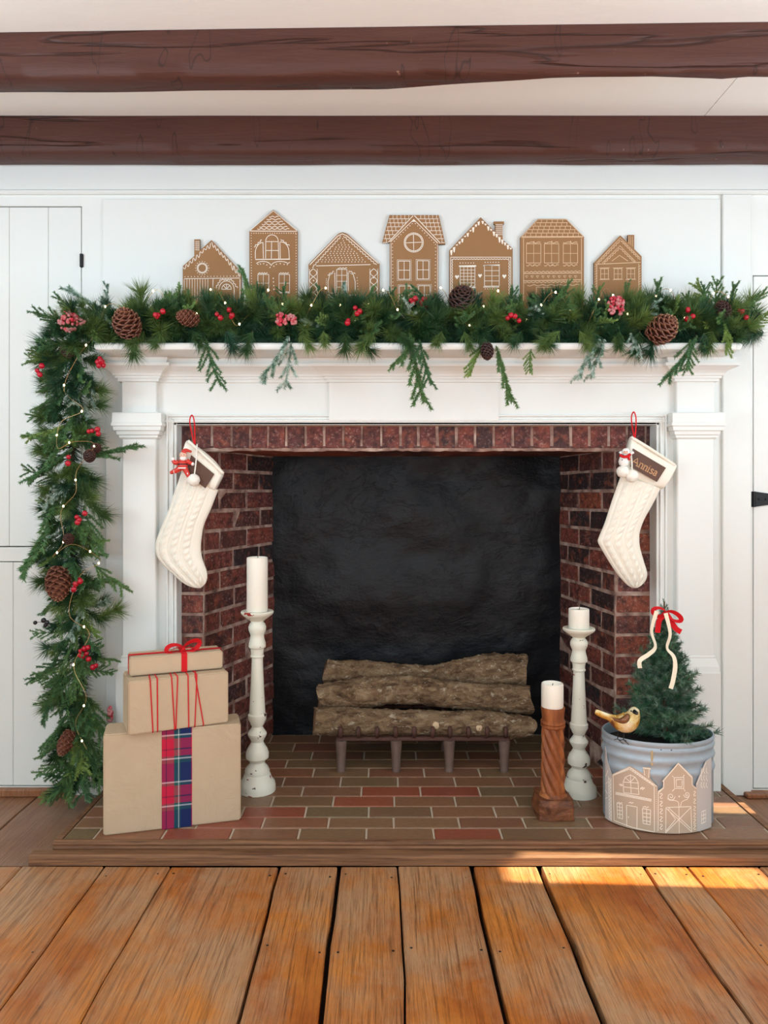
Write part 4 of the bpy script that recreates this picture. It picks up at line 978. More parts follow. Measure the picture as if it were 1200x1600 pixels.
# lettering on the right patch
A0 = P(986.0, 723.5, 2.585 - 0.0335); A1_ = P(1024.5, 744.5, 2.585 - 0.0335); ex = (A1_ - A0); Lw = ex.length; ex.normalize(); ez = ex.cross(nr2).normalized()
if ez.z < 0: ez = -ez
GL = {'A': ([[(0, 0), (.42, 1.0), (.84, 0)], [(.18, .36), (.66, .36)], [(-.1, 0), (.18, 0)], [(.66, 0), (.95, 0)]], .98),
      'n': ([[(.08, 0), (.08, .66)], [(.08, .5), (.2, .64), (.36, .66), (.46, .54), (.46, 0)], [(-.02, 0), (.2, 0)], [(.36, 0), (.58, 0)], [(-.02, .64), (.08, .66)]], .64),
      'i': ([[(.1, 0), (.1, .66)], [(0, 0), (.22, 0)], [(0, .64), (.1, .66)], [(.08, .88), (.13, .9)]], .32),
      's': ([[(.4, .54), (.3, .66), (.14, .66), (.06, .52), (.14, .4), (.32, .3), (.4, .16), (.3, .02), (.12, 0), (.03, .12)]], .50),
      'a': ([[(.06, .54), (.16, .66), (.32, .66), (.40, .54), (.40, .08), (.48, 0)], [(.4, .38), (.2, .36), (.06, .24), (.06, .08), (.18, 0), (.3, .04), (.4, .16)]], .55)}
tot = sum(GL[c][1] for c in 'Annisa'); u = Lw / tot; x = 0.0; tm = MB()
for c in 'Annisa':
    for s_ in GL[c][0]: tm.ribbon([A0 + ex * ((x + a) * u) + ez * (b * u * 0.92) for a, b in s_], nr2, 0.0034, 0.0006, 0, 0.0032)
    x += GL[c][1]
o = link('lettering', tm.mesh('lettering', GOLDTXT, og2, False), p2_)
# pompoms
def pompom(mk, px, py, r, Y, cord):
    b = bmesh.new(); bmesh.ops.create_icosphere(b, subdivisions=4, radius=1)
    c = P(px, py, Y); rr = r / F * Y
    for v in b.verts: v.co = c + v.co * rr * (1 + 0.09 * noise.noise(v.co * 9) + 0.05 * noise.noise(v.co * 25))
    mk(MB().bm(b), 'pompom', POM)
    mk(MB().tube(catmull([P(*cord, Y + .012), P((cord[0] + px) / 2 + 1, (cord[1] + py) / 2, Y - .002), c], 8), 0.0024, 6), 'cord', POM)
pompom(mk1, 302.5, 750, 9.6, 2.535, (308, 694))
pompom(mk2, 973, 737, 9.4, 2.535, (981, 700)); pompom(mk2, 987.5, 744, 9.8, 2.532, (985, 700))
# red-suited figurine clip on the left stocking
FY = 2.535
FG = tag(link('figurine', None, None, P(285, 726, FY)), 'small red-suited figurine with a pointed hat on the left stocking', 'figurine'); fgo = rel(FG)
fg = lambda mb, name, mat, sm=True: link(name, mb.mesh(name, mat, fgo, sm), FG)
sc = FY / F
limb = lambda pts, rad: MB().tube(catmull([P(x, y, FY - 0.002) for x, y in pts], 8), [r * sc for r in catmull_r(rad, 8)], 10)
def catmull_r(rad, n): return [v.x for v in catmull([(r, 0, 0) for r in rad], n)]
body = MB().lathe([(2 * sc, -9 * sc), (6.6 * sc, -7 * sc), (8.2 * sc, -1 * sc), (7 * sc, 4 * sc), (4.6 * sc, 8 * sc), (2.5 * sc, 10 * sc)], 20, P(285.5, 726, FY), 0.8)
for pts, rad in (([(279, 722), (273, 723), (270, 717)], [4, 3.4, 2.6]), ([(292, 720), (297, 723), (301, 725)], [3.8, 3.2, 2.6]), ([(281, 732), (276, 735), (270, 737.5)], [4.6, 4.2, 3.4]), ([(289, 732), (292, 738), (294, 743)], [4.6, 4, 3.4])):
    m_ = limb(pts, rad); body.add(m_.v, m_.f)
fg(body, 'suit', REDP)
for px, py, r in ((270.2, 717.5, 3.2), (301, 725, 2.8)): fg(MB().sphere(P(px, py, FY - .003), r * sc, 10, 7), 'mitten', WHITEP)
fg(MB().lathe([(8.1 * sc, -1.1 * sc), (8.7 * sc, 0), (8.1 * sc, 1.1 * sc)], 20, P(285.3, 731.5, FY), 0.82), 'coat_hem', WHITEP)
fg(MB().lathe([(4.6 * sc, -.8 * sc), (5 * sc, 0), (4.6 * sc, .8 * sc)], 14, P(287, 707.5, FY), .9), 'hat_brim', WHITEP)
for px, py in ((272.5, 736.5), (293.4, 740)): fg(MB().sphere(P(px, py, FY - .002), 3.9 * sc, 10, 7, (.6, 1, 1)), 'trouser_cuff', WHITEP)
bd = MB(); bd.sphere(P(286, 716, FY - .006), 5.2 * sc, 12, 8, (1, .6, .8)); fg(bd, 'collar', WHITEP)
fg(MB().sphere(P(286, 711.5, FY - .003), 5.6 * sc, 14, 10, (1, .85, 1)), 'head', SKIN)
fg(MB().tube(catmull([P(287, 707.5, FY), P(290, 704, FY), P(295, 704.5, FY), P(299, 706, FY)], 10), [5 * sc, 4.6 * sc, 4.2 * sc, 3.6 * sc, 3 * sc, 2.6 * sc, 2.2 * sc, 1.9 * sc, 1.7 * sc, 1.5 * sc], 12), 'hat', REDP)
fg(MB().sphere(P(283.6, 711, FY - .0125), .7 * sc, 8, 5).sphere(P(287.6, 710.4, FY - .0125), .7 * sc, 8, 5), 'eyes', BLACKP)
fg(MB().lathe([(8.0 * sc, -.9 * sc), (8.3 * sc, 0), (8.0 * sc, .9 * sc)], 20, P(285.4, 725.5, FY), 0.82), 'belt', BLACKP)
fg(MB().sphere(P(268.5, 738, FY - .004), 3.4 * sc, 10, 7, (1, 1, .9)).sphere(P(294.5, 744, FY - .004), 3.2 * sc, 10, 7, (1, 1, .9)), 'boots', REDP)
# white figurine with red scarf on the right stocking
FG = tag(link('figurine', None, None, P(974, 716, FY)), 'small white figurine with a red scarf on the right stocking', 'figurine'); fgo = rel(FG)
fg(MB().lathe([(3 * sc, -10 * sc), (7 * sc, -7 * sc), (8.2 * sc, -2 * sc), (6.4 * sc, 4 * sc), (4 * sc, 7 * sc)], 20, P(974.5, 719, FY), 0.8).sphere(P(978, 706, FY), 6.4 * sc, 14, 10, (1, .85, .9)).tube([P(971, 712, FY), P(970, 708, FY), P(968.8, 705.5, FY)], [2 * sc, 2 * sc, 2.4 * sc], 8).tube([P(983, 711, FY - .004), P(987, 708, FY - .006), P(989.5, 706.5, FY - .006)], [2 * sc, 2.2 * sc, 2.6 * sc], 8), 'body', WHITEP)
fg(MB().sphere(P(978, 706.5, FY - .007), 4.4 * sc, 12, 8, (1, .6, .6)), 'face', SKIN)
fg(MB().tube(catmull([P(969.5, 710.5, FY - .008), P(973, 713.5, FY - .014), P(980, 713.5, FY - .014), P(984.5, 710, FY - .008)], 10), 2.2 * sc, 8).tube([P(982, 712, FY - .013), P(983.5, 719, FY - .012)], 1.6 * sc, 8), 'scarf', RED)
fg(MB().sphere(P(976, 705.5, FY - .013), .6 * sc, 8, 5).sphere(P(980, 705, FY - .013), .6 * sc, 8, 5).sphere(P(972, 718.5, FY - .016), .9 * sc, 8, 5), 'eyes', BLACKP)

# ------------------------------------------------------------------ foliage meshes
def spike(mb, p, d, L, w, mi=0):
    a = d.orthogonal().normalized() * w; b = d.cross(a)
    q = p + d * L
    mb.add([p + a, p - a * .5 + b * .87, p - a * .5 - b * .87, q], [(0, 1, 3), (1, 2, 3), (2, 0, 3)], mi)
def needles(mb, pts, rnd, per_m, L, w, spread, mi=0, taper=True):
    for a, b in zip(pts, pts[1:]):
        d = (b - a); l = d.length; t = d.normalized(); n = max(1, int(per_m * l))
        for i in range(n):
            f = rnd.random(); p = a + d * f; q = rnd.uniform(0, 2 * PI); o = t.orthogonal().normalized(); o = Quaternion(t, q) @ o
            sp = R(rnd.gauss(spread, 8)); dd = (t * math.cos(sp) + o * math.sin(sp)).normalized()
            spike(mb, p, dd, L * rnd.uniform(.75, 1.1), w, mi)
def curve(L, bend, rnd, n=7, z0=0.0):
    ax = rnd.uniform(0, 2 * PI); return [Vector((math.cos(ax) * bend * (i / (n - 1)) ** 2, math.sin(ax) * bend * (i / (n - 1)) ** 2, z0 + L * i / (n - 1))) for i in range(n)]
def pine_tuft(seed, mat):
    rnd = random.Random(seed); mb = MB(); pts = curve(0.085, 0.02, rnd, 5)
    needles(mb, pts, rnd, 1300, 0.080, 0.0016, 36)
    tip = pts[-1]
    for i in range(56):
        v = Vector((rnd.gauss(0, .5), rnd.gauss(0, .5), rnd.uniform(.5, 1))).normalized(); spike(mb, tip, v, 0.078 * rnd.uniform(.7, 1.1), 0.0016)
    mb.tube(pts, 0.0018, 5, 1); return mb.mesh('pine_sprig', [mat, STEM], fix=False)
def fir_spray(seed, mat, name, L=0.17, pairs=5, bl=0.075, nl=0.0115, dens=1800, w=0.0015, droop=0.03):
    rnd = random.Random(seed); mb = MB(); main = curve(L, droop, rnd, 9)
    needles(mb, main, rnd, dens, nl, w, 50); mb.tube(main, 0.0014, 5, 1)
    side0 = Vector((1, 0, 0))
    for i in range(pairs):
        f = 0.12 + 0.72 * i / max(1, pairs - 1); k = f * 8; a = int(k); base = main[a].lerp(main[min(a + 1, 8)], k - a)
        for sg in (-1, 1):
            l = bl * (1 - 0.45 * f) * rnd.uniform(.75, 1.15); an = R(rnd.uniform(28, 48))
            d = Vector((sg * math.sin(an), rnd.uniform(-.25, .25), math.cos(an))).normalized(); c = Vector((0, -1, 0)) * rnd.uniform(0, .25)
            br = [base + d * l * t + Vector((0, 0, 1)) * 0.012 * t * t * (1 if rnd.random() < .5 else .4) + c * l * t * t * .4 for t in (0, .33, .66, 1)]
            needles(mb, br, rnd, dens, nl, w, 50); mb.tube(br, 0.0010, 4, 1)
    return mb.mesh(name, [mat, STEM], fix=False)
PINE = [pine_tuft(s, N_PINE) for s in range(4)]; PINED = [pine_tuft(s + 10, N_DARK) for s in range(3)]
FIR = [fir_spray(s, N_FIR, 'fir_sprig') for s in (1, 2, 3)]
FROST = [fir_spray(s, N_FROST, 'frosted_sprig', 0.15, 3, 0.06, 0.012, 2400, 0.0014) for s in (4, 5)]
LIGHT = [fir_spray(s, N_LIGHT, 'cedar_sprig', 0.13, 6, 0.05, 0.009, 2200, 0.0014) for s in (6, 7)]

# ------------------------------------------------------------------ garland
GA = thing('garland', 'evergreen garland with pinecones and berries, draped along the mantel and down its left', 'garland', (0.1, 2.52, 1.5925)); gao = rel(GA)
rng = random.Random(42)
def sprig(meshes, name, p, d, s=1.0, roll=None):
    o = link(name, rng.choice(meshes), GA, Vector(p) - gao); d = Vector(d).normalized()
    q = d.to_track_quat('Z', 'Y'); o.rotation_mode = 'QUATERNION'; o.rotation_quaternion = q @ Quaternion((0, 0, 1), rng.uniform(0, 2 * PI) if roll is None else roll); o.scale = (s, s, s); return o
KIND = {'pine': (PINE, 'pine_sprig'), 'dark': (PINED, 'dark_pine_sprig'), 'fir': (FIR, 'fir_sprig'), 'frost': (FROST, 'frosted_sprig'), 'light': (LIGHT, 'cedar_sprig')}
def put(kind, p, d, s=1.0, roll=None): return sprig(*KIND[kind], p, d, s, roll)
# stem path: along the mantel, over its left end and down
path = [Vector((1.27, 2.50, 1.66))] + [Vector((x, 2.525, 1.645 + .006 * math.sin(x * 9))) for x in (1.1, .8, .5, .2, -.1, -.4, -.7, -.92)]
path += [P(122, 520, 2.50), P(117, 570, 2.54), P(118, 650, 2.57), P(112, 750, 2.575), P(112, 850, 2.575), P(128, 940, 2.575), P(126, 1050, 2.575), P(126, 1150, 2.575), P(124, 1225, 2.575)]
pp = catmull(path, 90)
rnd = random.Random(3); m = MB(); m.tube([p - gao for p in pp], 0.006, 6, 1); needles(m, [p - gao for p in pp], rnd, 3000, 0.055, 0.0013, 62)
for dz, dy in ((.045, .02), (.03, -.03), (-.03, .03), (-.028, -.035)): needles(m, [p - gao + Vector((0, dy, dz)) for p in pp[:44]], rnd, 2200, 0.055, 0.0013, 62)
m.obj('garland_core', [N_DARK, STEM], GA, None, False, False)
# along the mantel
i = 0; x = -0.97
while x < 1.24:
    for k in range(5):
        th = R([rng.uniform(-14, 25), rng.uniform(10, 60), rng.uniform(50, 100), rng.uniform(-14, 60), rng.uniform(40, 90)][k]); lean = rng.uniform(-.9, .9)
        d = Vector((lean, -math.cos(th), math.sin(th))); xx = x + rng.uniform(-.02, .02)
        kind = rng.choices(['pine', 'dark', 'fir', 'light', 'frost'], [7, 4, 2.6, 1.3, .9])[0]
        b = Vector((xx, 2.545 - .05 * rng.random(), 1.635 + .055 * rng.random()))
        s = rng.uniform(.6, .92) if kind in ('pine', 'dark') else rng.uniform(.55, .8)
        put(kind, b, d, s)
    x += 0.0395
# low front fringe over the shelf edge
for x in [(-0.9 + .085 * k) for k in range(25)]:
    put(rng.choice(['pine', 'dark', 'pine']), (x + rng.uniform(-.03, .03), 2.50, 1.63), (rng.uniform(-.8, .8), -.9, rng.uniform(-.35, .05)), rng.uniform(.5, .72))
# corner and the hanging part
tot = 62
for k in range(tot):
    t = k / (tot - 1); c = pp[int(44 + t * 45)]
    hang = t > 0.10
    for j in range(4):
        q = rng.uniform(-1, 1); fw = rng.uniform(.25, 1.0)
        d = Vector((q * 1.0, -fw * .8, rng.uniform(-.9, .25) if hang else rng.uniform(-.3, .7)))
        kind = rng.choices(['pine', 'dark', 'fir', 'light', 'frost'], [6, 4, 3.0, 1.0, .8] if t < .7 else [3, 3, 6, 1, .5])[0]
        s = rng.uniform(.58, .85) if kind in ('pine', 'dark') else rng.uniform(.55, .82)
        put(kind, c + Vector((q * .035, -.01 - .02 * rng.random(), rng.uniform(-.02, .02))), d, s * (1 if t < .9 else .85))
def toward(kind, a, b, Ya=2.43, Yb=2.41, roll=None, L=None):
    pa, pb = P(*a, Ya), P(*b, Yb); d = pb - pa; base = {'fir': .175, 'frost': .155, 'light': .135, 'pine': .155, 'dark': .155}[kind]
    put(kind, pa, d, d.length / base, roll)
# sprays read off the photograph: (kind, foot, tip)
for a in [('fir', (322, 530), (332, 607)), ('frost', (452, 525), (420, 600)), ('frost', (455, 535), (450, 606)), ('fir', (648, 528), (618, 580)), ('fir', (640, 520), (655, 628)), ('fir', (655, 530), (668, 600)),
          ('fir', (775, 540), (800, 627)), ('light', (760, 535), (722, 580)), ('frost', (938, 530), (900, 588)), ('frost', (945, 530), (922, 588)), ('frost', (985, 520), (995, 560)), ('fir', (1090, 525), (1048, 602)), ('fir', (1078, 530), (1075, 585)),
          ('dark', (1100, 520), (1108, 560)), ('light', (1130, 500), (1145, 550)), ('light', (830, 545), (822, 580)),
          ('pine', (205, 520), (198, 575)), ('pine', (860, 520), (850, 560)), ('pine', (560, 525), (590, 560)), ('pine', (960, 525), (965, 545)), ('pine', (760, 510), (757, 490))]:
    toward(a[0], a[1], a[2], 2.44, 2.415, 0)
for a in [('frost', (175, 490), (100, 462)), ('frost', (172, 490), (160, 445)), ('frost', (550, 500), (543, 440)), ('light', (282, 490), (272, 445)), ('light', (385, 490), (392, 442)), ('fir', (405, 490), (372, 425)), ('fir', (515, 495), (490, 450)), ('light', (565, 490), (590, 452)), ('light', (655, 510), (672, 478)),
          ('fir', (690, 490), (640, 455)), ('dark', (825, 490), (830, 452)), ('dark', (865, 490), (875, 440)), ('fir', (870, 480), (890, 436)), ('frost', (900, 500), (880, 468)), ('fir', (975, 485), (985, 440)), ('fir', (1025, 495), (1028, 436)), ('fir', (1055, 500), (1060, 470)), ('light', (1120, 490), (1080, 445)), ('fir', (1135, 490), (1150, 440)), ('pine', (1150, 510), (1205, 490)), ('pine', (1150, 515), (1195, 535)), ('fir', (1130, 510), (1180, 470)), ('pine', (470, 505), (475, 470)), ('pine', (690, 505), (722, 470)), ('pine', (905, 500), (920, 465))]:
    toward(a[0], a[1], a[2], 2.54, 2.54, 0)
for a in [('fir', (115, 700), (42, 750)), ('fir', (120, 690), (40, 690)), ('light', (110, 660), (45, 695)), ('fir', (130, 715), (212, 704)), ('fir', (95, 770), (55, 900)), ('fir', (130, 790), (150, 870)), ('frost', (145, 580), (130, 655)), ('light', (120, 840), (165, 855)), ('fir', (145, 880), (190, 930)), ('pine', (120, 930), (80, 970)), ('pine', (150, 965), (200, 955)), ('frost', (130, 940), (115, 1000)), ('fir', (110, 560), (60, 545)), ('frost', (125, 540), (108, 590)), ('fir', (100, 610), (52, 640)), ('fir', (95, 1060), (70, 1130)), ('fir', (110, 1110), (72, 1175)), ('fir', (140, 1090), (160, 1170)), ('fir', (120, 1150), (118, 1258)), ('fir', (125, 1150), (152, 1235)), ('fir', (115, 1140), (95, 1245)), ('light', (120, 1130), (130, 1210)), ('pine', (100, 1000), (70, 1030)), ('fir', (130, 1020), (110, 1110)), ('fir', (115, 590), (80, 655)), ('fir', (120, 640), (75, 720)), ('frost', (110, 750), (75, 800)), ('dark', (120, 870), (85, 905)), ('pine', (130, 780), (180, 810)), ('pine', (110, 720), (155, 770))]:
    toward(a[0], a[1], a[2], 2.535, 2.50, 0)
for k, x in enumerate((225, 262, 300, 352, 395, 470, 505, 540, 585, 620, 690, 725, 745, 815, 845, 875, 905, 925, 968, 1000, 1030, 1115)):
    dx = rng.uniform(-34, 34); toward(rng.choice(['pine', 'pine', 'dark']), (x, 517), (x + dx, 517 + rng.uniform(36, 52)), 2.445, 2.415)
for k, x in enumerate((190, 225, 250, 300, 340, 420, 450, 500, 600, 620, 665, 705, 745, 780, 815, 850, 885, 925, 950, 1000, 1045, 1075, 1110)):
    toward(rng.choice(['pine', 'dark', 'pine', 'fir', 'dark']), (x, 500), (x + rng.uniform(-26, 26), rng.uniform(442, 462)), 2.52, 2.52)
# pinecones
def cone_mesh(seed, mats, L=0.10, r=0.040, n=72):
    rnd = random.Random(seed); mb = MB(); core = [(0.004, 0)] + [(r * .55 * math.sin(PI * (0.12 + .86 * t)) + .002, L * t) for t in [i / 8 for i in range(9)]]
    mb.lathe(core, 12, mi=0)
    for i in range(n):
        t = (i + .5) / n; q = i * 2.39996; rad = r * (0.25 + 0.75 * math.sin(PI * (0.16 + .80 * t))); z = L * (t * .94)
        o = Vector((math.cos(q), math.sin(q), 0)); sd = Vector((-math.sin(q), math.cos(q), 0)); up = Vector((0, 0, 1))
        el = R(15 + 50 * t); d = o * math.cos(el) + up * math.sin(el); nn = up * math.cos(el) - o * math.sin(el)
        c = o * rad * .35 + up * z; w = r * .36 * (0.6 + .5 * math.sin(PI * t)); l = rad * .80
        v = [c - sd * w * .5, c + sd * w * .5, c + d * l * .75 + sd * w, c + d * l + nn * .002, c + d * l * .75 - sd * w]
        v2 = [p - nn * .004 for p in v]
        mb.add(v + v2, [(0, 1, 2, 3, 4), (9, 8, 7, 6, 5)] + [(k, (k + 1) % 5, 5 + (k + 1) % 5, 5 + k) for k in range(5)], 0)
        tp = c + d * l * .93 + nn * .001
        mb.add([tp - sd * w * .35, tp + sd * w * .35, tp + d * .004 + nn * .001, tp + nn * .0035], [(0, 1, 2), (0, 1, 3), (1, 2, 3), (2, 0, 3)], 1)
    return mb.mesh('pinecone', mats)
CM = cone_mesh(1, [CONE, CONEL]); CMD = cone_mesh(2, [CONED, CONE])
def pinecone(px, py, Y, Lpx, d, mesh=CM, wide=1.0):
    s = Lpx / F * Y / 0.10; o = link('pinecone', mesh, GA); dv = Vector(d).normalized()
    o.location = P(px, py, Y) - dv * 0.05 * s - gao
    o.rotation_mode = 'QUATERNION'; o.rotation_quaternion = dv.to_track_quat('Z', 'Y'); o.scale = (s * wide, s * wide, s)
pinecone(198, 505, 2.40, 46, (-.15, -.6, .75), CM, 1.2)
pinecone(294, 497, 2.42, 34, (-.9, -.35, .2), CM)
pinecone(722, 467, 2.47, 40, (.1, -.75, .6), CMD, 1.35)
pinecone(761, 549, 2.40, 28, (0, -.4, -.95), CMD, .95)
pinecone(1035, 514, 2.40, 46, (.45, -.7, .5), CM, 1.25)
pinecone(1130, 484, 2.46, 30, (-.5, -.4, .6), CMD)
pinecone(91, 911, 2.46, 52, (.15, -.35, -.95), CM, .95)
pinecone(103, 1160, 2.45, 38, (-.3, -.3, -.9), CM, .8)
pinecone(105, 548, 2.46, 22, (-.3, -.6, .4), CMD, 1.1)
pinecone(140, 712, 2.46, 22, (.3, -.6, .4), CMD, 1.1)
pinecone(150, 700, 2.48, 20, (.3, -.6, .2), CMD, 1.0)
pinecone(107, 842, 2.46, 22, (.3, -.7, .2), CMD, 1.0)
# berries
BMESH = MB().sphere((0, 0, 0), 1, 12, 8).mesh('berry', BERRY, smooth=True); BMESHB = MB().sphere((0, 0, 0), 1, 12, 8).mesh('berry', BERRYB, smooth=True)
def berries(px, py, Y, offs, mesh=BMESH, r=4.3):
    c = P(px, py, Y); sc = Y / F; st_ = MB()
    for dx, dy in offs: st_.tube([Vector((0, .02, -.005)), Vector((dx * sc * .6, .008, -dy * sc * .6)), Vector((dx * sc, 0, -dy * sc))], 0.0008, 4)
    root = st_.obj('berry_spray', STEM, GA); root.location = c - gao
    for k, (dx, dy) in enumerate(offs):
        o = link('berry', mesh, root, (dx * sc, -0.004 * (k % 3), -dy * sc)); rr = r * sc * (0.85 + .3 * ((k * 37) % 10) / 10); o.scale = (rr, rr, rr)
def pink(px, py, Y, w, hgt, n, seed):
    r_ = random.Random(seed); m = MB(); sc = Y / F
    for k in range(n):
        a = r_.uniform(0, 2 * PI); q = math.sqrt(r_.random()); m.sphere((q * w / 2 * math.cos(a) * sc, -r_.uniform(0, .02) * (1 - q), q * hgt / 2 * math.sin(a) * sc), r_.uniform(2.2, 3.0) * sc, 8, 6)
    o = m.obj('frosted_berry_cluster', BERRYP, GA, None, True); o.location = P(px, py, Y) - gao; o['kind'] = 'stuff'
pink(107, 503, 2.42, 30, 34, 60, 1); pink(126, 500, 2.42, 14, 14, 14, 2); pink(440, 498, 2.40, 18, 20, 34, 3); pink(456, 499, 2.40, 14, 17, 26, 4); pink(962, 473, 2.44, 26, 18, 40, 5); pink(955, 487, 2.44, 10, 8, 10, 6); pink(971, 486, 2.44, 8, 14, 10, 7); pink(172, 1118, 2.56, 8, 26, 22, 8)
B4 = [(-4, -5), (6, -8), (2, 5), (9, 2)]
for args in [(245, 495, 2.40, [(0, 0), (10, -8), (-1, -2), (2, -3)]), (347, 491, 2.41, [(-8, 0), (-2, 6), (12, -6), (14, 4), (16, 2)]), (553, 487, 2.41, [(2, -6), (9, 0), (5, 4), (-9, 14), (-10, 18)]), (653, 472, 2.44, [(-11, -3), (-4, -5), (-8, 2), (6, 0), (10, -4), (12, 8), (7, 4)]), (797, 495, 2.41, [(-4, 2), (1, -2), (7, 0), (14, 6)]), (1075, 487, 2.43, [(0, -4), (-2, 12), (6, 8), (0, -2)]), (1156, 485, 2.45, [(0, 0), (2, 2), (8, 12)]),
             (62, 580, 2.43, [(-4, -1), (4, -8), (2, 6), (-1, 4)]), (158, 566, 2.45, [(-2, -6), (2, 0), (-2, 6), (4, 5), (-4, 0), (1, -2)]), (107, 718, 2.43, [(0, -4), (0, 6)]), (146, 674, 2.46, [(-7, 0), (7, -3), (9, 4), (-2, -1)]), (126, 808, 2.44, [(-6, 0), (-4, 8), (8, -6), (-2, 4)]), (120, 914, 2.44, [(4, -8), (-1, -2), (-3, 6), (-5, 8), (6, -6)]), (133, 1019, 2.47, [(-7, -2), (0, -6), (6, -8), (2, 2), (-4, 6), (7, 10), (-8, 5)]), (150, 1040, 2.48, [(0, 0), (-4, 2)])]:
    berries(args[0], args[1], args[2], args[3])
berries(66, 972, 2.44, [(-11, 1), (3, -3), (9, 0), (5, 5)], BMESHB, 3.8)

# ------------------------------------------------------------------ fairy lights
FL = thing('string_lights', 'string of warm fairy lights on fine wire wound through the garland', 'lights', (0.1, 2.5, 1.6)); flo = rel(FL)
lp = []
r_ = random.Random(12); x = 1150
while x > 210:
    lp.append(P(x, 482 + 26 * math.sin(x * .071) + r_.uniform(-8, 8), 2.47 + r_.uniform(-.035, .045))); x -= 17
for a in [(170, 475), (150, 520), (120, 560), (100, 610), (130, 640), (95, 660), (90, 700), (115, 690), (148, 695), (120, 735), (118, 770), (95, 800), (100, 845), (82, 870), (112, 850), (150, 868), (155, 880), (125, 900), (108, 960), (140, 990), (115, 1040), (135, 1090), (118, 1130), (135, 1170)]: lp.append(P(*a, 2.455 + r_.uniform(-.015, .02)))
lc = catmull(lp, 420)
MB().tube([p - flo for p in lc], 0.0009, 4).obj('wire', WIRE, FL)
bulb = MB().sphere((0, 0, 0), 0.0032, 8, 6, (1, 1, 1.3)).mesh('bulb', BULB, smooth=True)
for k in range(4, 420, 7): link('bulb', bulb, FL, lc[k] - flo + Vector((0, -.002, 0.001)))

# ------------------------------------------------------------------ galvanised tub, tree, bird
TCX, TCY, TA, TB, TH = 0.890, 2.395, 0.173, 0.126, 0.275
TUB = thing('galvanised_tub', 'oval galvanised tub wrapped in cardboard house cut-outs on the hearth', 'tub', (TCX, TCY, HZ + .0008)); tbo = rel(TUB)
prof = [(0.0, 0.004), (TA - .006, 0.004), (TA - .003, 0.0), (TA, 0.004), (TA, 0.165), (TA + .003, 0.170), (TA + .0055, 0.178), (TA + .003, 0.186), (TA, 0.190), (TA, 0.205), (TA + .003, 0.210), (TA + .0055, 0.217), (TA + .003, 0.224), (TA, 0.228), (TA, 0.240), (TA + .003, 0.244), (TA + .004, 0.249), (TA + .002, 0.254), (TA, 0.258), (TA + .003, 0.264), (TA + .004, 0.270), (TA + .002, 0.2755), (TA - .002, 0.2755), (TA - .004, 0.270), (TA - .003, 0.26), (TA - .004, 0.02), (0.01, 0.012)]
MB().lathe(prof, 72, (0, 0, 0), TB / TA, 0, False).obj('tub_wall', GALV, TUB, None, 40)
MB().lathe([(0.001, 0.240), (TA - .0045, 0.240), (TA - .0045, 0.236)], 48, (0, 0, 0), TB / TA, 0, True).obj('packing_fill', SOIL, TUB)
def on_tub(px, py=None, z=None, off=0.0):
    a, b = TA + off, TB + off; k = (px - VX) / F
    A = k * k / a ** 2 + 1 / b ** 2; Bq = -2 * (k * TCX / a ** 2 + TCY / b ** 2); C = TCX ** 2 / a ** 2 + TCY ** 2 / b ** 2 - 1
    D = max(0.0, Bq * Bq - 4 * A * C); Y = (-Bq - math.sqrt(D)) / (2 * A); X = k * Y
    n = Vector(((X - TCX) / a ** 2, (Y - TCY) / b ** 2, 0)).normalized()
    zz = PZ(py, Y) if z is None else z
    return Vector((X, Y, zz)), n
def poly_top(pts, x):
    best = None
    for (a, ya), (b, yb) in zip(pts, pts[1:]):
        if a <= x <= b and b > a: return ya + (yb - ya) * (x - a) / (b - a)
    return pts[-1][1]
def paper(name, x0, x1, top, mat, off=0.006, label=None):
    mb = MB(); n = max(8, int((x1 - x0) / 1.5)); k = 0; vs = []
    xs = sorted(set([x0 + (x1 - x0) * i / n for i in range(n + 1)] + [x for x, y in top if x0 < x < x1]))
    for x in xs:
        p, nn = on_tub(x, poly_top(top, x), None, off); q = Vector((p.x, p.y, HZ + 0.003))
        for v in (p, q): vs += [v - tbo, v - nn * 0.0015 - tbo]
    m = len(xs); fs = []
    for i in range(m - 1):
        a, b = 4 * i, 4 * i + 4
        fs += [(a, a + 2, b + 2, b), (a + 1, b + 1, b + 3, a + 3), (a, b, b + 1, a + 1), (a + 2, a + 3, b + 3, b + 2)]
    fs += [(0, 1, 3, 2), (4 * m - 4, 4 * m - 2, 4 * m - 1, 4 * m - 3)]
    o = mb.add(vs, fs).obj(name, mat, TUB)
    return o
def paper_lines(parent, strokes, off=0.0042, dots=(), w0=1.05, fills=()):
    mb = MB()
    for s_ in strokes:
        w = w0
        if isinstance(s_[0], (int, float)): w, s_ = s_[0], s_[1:]
        pts = []
        for (a, b) in zip(s_, s_[1:]):
            n = max(1, int(math.hypot(b[0] - a[0], b[1] - a[1]) / 3)); pts += [(a[0] + (b[0] - a[0]) * i / n, a[1] + (b[1] - a[1]) * i / n) for i in range(n)]
        pts.append(s_[-1]); pn = [on_tub(x, y, None, off) for x, y in pts]
        mb.ribbon([p - tbo for p, n in pn], [n for p, n in pn], w * 2.28 / F, 0.0006)
    for d in dots:
        p, n = on_tub(d[0], d[1], None, off + .0006); sdv = Vector((-n.y, n.x, 0)); r = (d[2] if len(d) > 2 else 1) * 2.28 / F
        mb.add([p - tbo + sdv * r * math.cos(q * PI / 3) + Vector((0, 0, r * math.sin(q * PI / 3))) for q in range(6)], [tuple(range(6))])
    mb.obj('icing_drawing', ICING, parent, None, False, True)
zm = lambda x, y: (940 + x / 6.667, 1150 + y / 6.667)     # from the close-up of the tub
Z = lambda *pts: [zm(*p) for p in pts]
